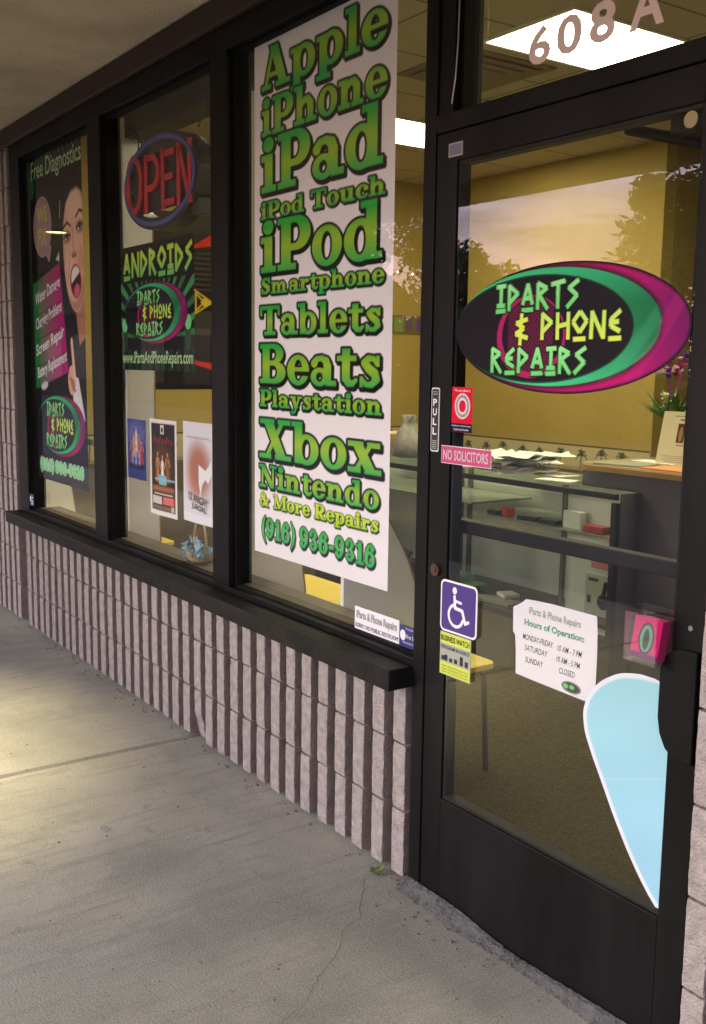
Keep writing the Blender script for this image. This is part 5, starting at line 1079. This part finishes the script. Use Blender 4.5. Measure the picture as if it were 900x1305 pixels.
    # dark terminal lying in the case
    tm = thing('card_terminal', 'dark tilted card terminal low in the case between the banner and the door', 'terminal', (-4.74, 1.93, .2845))
    MB().prism([(1.88, .2846), (1.98, .2846), (1.97, .345)], -4.80, -4.68, 'x').build('stand', M['dark_plastic'], tm)
    sc = MB().box(-.085, .085, -.008, .008, -.07, .07).build('screen', M['dark_plastic'], tm, bevel=.005); sc.location = (-4.74, 1.905, .37); sc.rotation_euler = (R(-38), 0, R(-14)); sc.matrix_parent_inverse = Matrix.Translation((4.74, -1.93, -.2845))
    # second counter
    k = thing('service_counter', 'grey laminate service counter with a rounded wooden top', 'counter', (-2.3, 2.2, 0))
    MB().box(-3.355, -1.2, 1.925, 2.60, .0045, 1.028).build('body', M['counter'], k)
    r = .13; pts = [(-1.15, 1.885), (-1.15, 2.66), (-3.38, 2.66)] + [(-3.40+r-r*math.cos(a), 1.885+r-r*math.sin(a)) for a in np.linspace(0, math.pi/2, 7)]
    MB().prism(pts, 1.0285, 1.058, 'z').build('edge', M['wood_edge'], k, bevel=.004); MB().prism([(a*.998-.004, b+(.012 if b < 2 else -.006)) for a, b in pts], 1.0582, 1.0605, 'z').build('top', M['wood_top'], k)
    item('paper_folder', -3.02, -2.74, 1.93, 2.10, 1.0607, 1.067, M['orange_paper'], 'flat orange folder on the service counter', 'folder')
    item('brochure', -3.30, -3.05, 1.93, 2.10, 1.0607, 1.068, mat('grey_green_brochure', (.34, .36, .28), .4), 'flat glossy brochure on the rounded end of the service counter', 'brochure', None, 14)
    item('clip_pad', -3.24, -3.0, 2.13, 2.24, 1.0607, 1.072, M['paper'], 'white writing pad on the service counter behind the brochure', 'pad')
    # leaning notice
    t = thing('counter_notice', 'cream notice with two brown pictures leaning upright on the service counter', 'notice', (-2.98, 2.16, 1.0607))
    sh = Sheet.rect(-.125, .125, 0, .255, .0025, srgb(228, 222, 190)); P = sh.paint
    P(sh.box(-.035, .005, .11, .20), srgb(96, 60, 40)); P(sh.box(.022, .062, .11, .20), srgb(96, 60, 40)); P(sh.ell(-.015, .15, .010, .035), srgb(170, 140, 110)); P(sh.ell(.042, .15, .010, .035), srgb(186, 120, 80)); P(sh.box(-.03, .05, .212, .222), srgb(110, 90, 60), .8)
    for i in range(4): P(sh.box(-.10+.02*(i % 2), .02, .045-.009*i, .048-.009*i), srgb(140, 130, 110), .8)
    P(sh.box(-.03, .06, .096, .100), srgb(110, 100, 80)); P(sh.box(-.06, .10, .232, .236), srgb(120, 110, 90))
    q = sh.build('sheet', 0, M['print_paper'], t); q.location = (-2.98, 2.14, 1.062); q.rotation_euler = (R(-12), 0, R(2)); q.matrix_parent_inverse = Matrix.Translation(-t.location)
    MB().prism([(2.15, 1.0608), (2.24, 1.0608), (2.195, 1.28)], -3.0, -2.96, 'x').build('easel', M['acrylic'], t)
    # flower vase
    t = thing('flower_vase', 'brown vase of pink, purple and white flowers on the service counter behind the cream notice', 'vase', (-3.235, 2.42, 1.0607)); vx, vy, vz = -3.235, 2.42, 1.0607
    MB().lathe([(.035, 0), (.055, .03), (.06, .09), (.045, .15), (.05, .19), (.042, .19), (.03, .15)], (vx, vy, vz), 20).build('pot', M['vase'], t, smooth=True)
    gr = MB()
    for i in range(50):
        a = random.uniform(0, 6.28); e = random.uniform(.3, 1.2); l = random.uniform(.08, .24); p0 = Vector((vx, vy, vz+.18)); d = Vector((math.cos(a)*math.cos(e), math.sin(a)*math.cos(e), math.sin(e))); p1 = p0+d*l; w = d.cross(Vector((0, 0, 1))).normalized()*.016; m_ = p0+d*l*.6
        gr.add([p0, m_-w, p1, m_+w], [(0, 1, 2, 3)])
    gr.build('leaf', M['plant_green'], t)
    for mname, pts in (('flower_white', [(-.05, 0, .27), (.03, -.03, .30), (-.01, .02, .25), (.06, .02, .26), (-.02, -.04, .32)]), ('flower_pink', [(.0, .0, .44), (.05, -.02, .47), (-.05, .01, .49)]), ('flower_purple', [(.03, .02, .50), (-.02, -.03, .43)])):
        fm = MB()
        for dx, dy, dz in pts:
            c0 = Vector((vx+dx, vy+dy, vz+dz))
            for i in range(26):
                d = Vector((random.gauss(0, 1), random.gauss(0, 1), random.gauss(0, 1))).normalized(); p1 = c0+d*.034; w = d.cross(Vector((.3, .2, 1))).normalized()*.011; fm.add([c0, c0+d*.02-w, p1, c0+d*.02+w], [(0, 1, 2, 3)])
            fm.tube([(vx, vy, vz+.17), tuple(c0)], .003, 4)
        fm.build('bloom', M[mname], t)
build_counters()

# ------------------------------------------------------------------ what the glass mirrors: trees across the parking lot
def build_trees():
    def make_tree(x, y, h, spread, label, seed, n=5200, low=.22):
        rd = random.Random(seed); t = thing('tree', label, 'tree', (x, y, -.15), 'trees across the parking lot')
        tr = MB(); base = Vector((x, y, -.15)); tr.tube([base, base+Vector((.1, 0, h*.22)), base+Vector((.0, .1, h*.5)), base+Vector((.15, .05, h*.8))], h*.028, 9, r1=h*.006)
        clumps = []
        for i in range(64):
            a = rd.uniform(0, 6.28); f = rd.uniform(low, 1.0); rr = spread*math.sqrt(max(.05, 1-((f-.55)/.52)**2))*rd.uniform(.35, 1.0)
            c = base+Vector((rr*math.cos(a), rr*math.sin(a), h*f)); clumps.append((c, rd.uniform(.13, .30)*spread))
            if i < 26: tr.tube([base+Vector((.05, .05, h*max(.2, f-.3))), (base+Vector((.05, .05, h*max(.2, f-.3)))+c)/2+Vector((0, 0, .2)), c], h*.008, 5, r1=h*.002)
        tr.build('trunk', M['bark'], t)
        vs = []; fs = []
        for i in range(n):
            c, r = clumps[rd.randrange(len(clumps))]; d = Vector((rd.gauss(0, 1), rd.gauss(0, 1), rd.gauss(0, .8))).normalized()*r*(rd.random()**.45)*1.15
            p = c+d; u = Vector((rd.gauss(0, 1), rd.gauss(0, 1), rd.gauss(-.3, .6))).normalized()*rd.uniform(.075, .15); w = u.cross(Vector((rd.gauss(0, 1), rd.gauss(0, 1), 1))).normalized()*rd.uniform(.032, .055)
            k = len(vs); vs += [tuple(p-u), tuple(p+w), tuple(p+u), tuple(p-w)]; fs.append((k, k+1, k+2, k+3))
        MB().add(vs, fs).build('crown', M['tree_leaf'], t)
    # (direction -x/(1.744+d), distance d): placed where the panes mirror them
    for d, sl, top, sp, lab, sd, n in ((13.5, -.69, .33, 2.3, 'tall leafy tree mirrored in the door glass beside the wall corner', 1, 24000), (15.0, -1.16, .165, 1.5, 'low bushy tree mirrored at the lock edge of the door glass', 2, 16000), (22.0, .28, .30, 2.6, 'leafy tree across the lot, straight opposite the block wall beyond the door', 3, 6000),
                                    (13.0, -1.50, .34, 2.5, 'broad dark tree mirrored between the banner and the door frame', 4, 15000), (19.0, -2.0, .36, 3.6, 'dark tree mirrored behind the green lettered banner', 5, 12000), (19.0, -2.9, .36, 3.8, 'dark tree mirrored in the end window beside the woman poster', 7, 12000)):
        q = 1.744+d; make_tree(sl*q, -d, 1.65+top*q, sp, lab, sd, n)
    # clipped hedge along the far side of the lot
    vs = []; fs = []
    for i in range(9000):
        p = Vector((random.uniform(-75, 8), random.gauss(-17.6, .5), -.15+random.random()**.8*(1.9+.5*math.sin(random.random()*9)))); u = Vector((random.gauss(0, 1), random.gauss(0, 1), random.gauss(0, .7))).normalized()*random.uniform(.16, .30); w = u.cross(Vector((random.gauss(0, 1), random.gauss(0, 1), 1))).normalized()*random.uniform(.09, .15)
        k = len(vs); vs += [tuple(p-u), tuple(p+w), tuple(p+u), tuple(p-w)]; fs.append((k, k+1, k+2, k+3))
    mb = MB().add(vs, fs); mb.box(-75, 8, -18.1, -17.7, -.15, 1.35)
    o = mb.build('hedge', M['tree_leaf']); tag(o, 'long dark hedge along the far side of the parking lot, mirrored low in the glass', 'hedge')
build_trees()
def build_backdrop_building():
    # low tile-roofed building, added as a dark backdrop to dim the pane reflections
    t = thing('backdrop_building', 'long low brown building with a tiled roof, a dark backdrop added for the panes', 'building', (-48, -16, -.15))
    x0, x1 = -88.0, -34.0
    MB().box(x0, x1, -24, -15.0, -.15, 3.6).build('wall', mat('brown_render', (.020, .016, .013), .9, 0, .2, .6), t)
    rf = MB(); rf.prism([(-14.0, 3.605), (-14.0, 3.80), (-19.5, 7.6), (-25, 3.80), (-25, 3.605)], x0-.5, x1+.5, 'x'); rf.build('roof', mat('roof_tile', (.022, .016, .012), .9, 0, .35, 3.0, 1.0, 6.0), t)
    rr = MB()
    for i in range(22):
        k = (i+.5)/22; y = -14.0-5.4*k; z = 3.80+3.8*k*5.4/5.5; rr.box(x0-.5, x1+.5, y-.06, y+.02, z+.02, z+.09)
    rr.build('tile_course', mat('roof_tile_edge', (.028, .02, .015), .9), t)
    wn = MB()
    for i in range(14): 
        xa = x0+2+i*3.9
        MB().box(xa, xa+2.2, -14.995, -14.94, .75, 2.75).build('window', M['dark_plastic'], t)
build_backdrop_building()

# ------------------------------------------------------------------ small things on the pavement
def build_debris():
    mb = MB()
    for i in range(15):
        a = random.uniform(0, 6.28); l = random.uniform(.018, .034); c = Vector((-2.305, -.030, .004)); d = Vector((math.cos(a), math.sin(a)*.7-.25, random.uniform(.1, .55))).normalized(); w = d.cross(Vector((0, 0, 1))).normalized()*l*.33
        p0 = c+d*.008; m_ = c+d*l*.6; p1 = c+d*l+Vector((0, 0, -.004)); mb.add([p0, m_-w, p1, m_+w], [(0, 1, 2, 3)])
    o = mb.build('weed', M['leaf']); tag(o, 'tiny green weed sprouting where the ribbed wall meets the pavement by the door', 'weed')
    rb = MB()
    for i in range(150):
        x = random.uniform(-6, -1.3); y = -abs(random.gauss(0, .03))-.006 if x < -2.2 else -abs(random.gauss(.03, .03))-.048; s = random.uniform(.002, .006); rb.lathe([(s*.6, 0), (s, s*.4), (s*.5, s*.9)], (x, y, 0.0003), 5)
    for i in range(60):
        s = random.uniform(.0015, .0045); rb.lathe([(s*.6, 0), (s, s*.4), (s*.5, s*.8)], (random.uniform(-5, -1.5), random.uniform(-1.2, -.1), .0003), 5)
    o = rb.build('grit', M['mortar']); o['kind'] = 'stuff'
    o = MB().prism([(-3.03+.024*math.cos(k*.9)*(1+.25*math.sin(k*2.3)), -.60+.016*math.sin(k*.9)) for k in range(7)], .0004, .0012, 'z').build('gum_spot', M['kerb']); tag(o, 'pale flattened gum spot on the pavement', 'gum')
build_debris()
def build_crack():
    pts = [(-2.30, -.085), (-2.20, -.17), (-2.13, -.22), (-2.10, -.30), (-2.02, -.36), (-1.96, -.47), (-1.90, -.53), (-1.865, -.62), (-1.84, -.70)]
    mb = MB(); fine = []
    for (ax, ay), (bx, by) in zip(pts[:-1], pts[1:]):
        for k in range(6): t = k/6; fine.append((ax+(bx-ax)*t+random.gauss(0, .004), ay+(by-ay)*t+random.gauss(0, .004)))
    n = len(fine); vs = []
    for i, (x, y) in enumerate(fine):
        w = .0011*(1-.6*i/n)*random.uniform(.5, 1.4); vs += [(x-w, y-w*.6, .0006), (x+w, y+w*.6, .0006)]
    mb.add(vs, [(2*i, 2*i+1, 2*i+3, 2*i+2) for i in range(n-1)])
    struct(mb.build('pavement_crack', mat('crack_dark', (.16, .15, .13), .95)))
build_crack()

def build_grout():
    # rough mortar fillet where the pavement meets the door
    n = 150; vs = []; rd = random.Random(3)
    key = ((-2.2, .052), (-2.14, .056), (-1.95, .056), (-1.86, .036), (-1.76, .022), (-1.62, .032), (-1.50, .044), (-1.34, .056), (-1.236, .060))
    for i in range(n+1):
        x = -2.195+(2.195-1.2355)*i/n; h = np.interp(x, [k[0] for k in key], [k[1] for k in key])*.62+rd.gauss(0, .0009); d = .016+h*.5+.004*math.sin(x*9)+rd.gauss(0, .002)
        vs += [(x, -.0055, max(.014, h)), (x, -.014-rd.random()*.004, max(.012, h*.82)), (x, -.014-d*.5, h*.36), (x, -.014-d, -.002)]
    fs = [(4*i+j, 4*i+j+1, 4*i+j+5, 4*i+j+4) for i in range(n) for j in range(3)]
    o = struct(MB().add(vs, fs).build('pavement_grout', mat('dirty_grout', (.10, .098, .094), .95, 0, .5, 30, .8, 120), smooth=False))
build_grout()
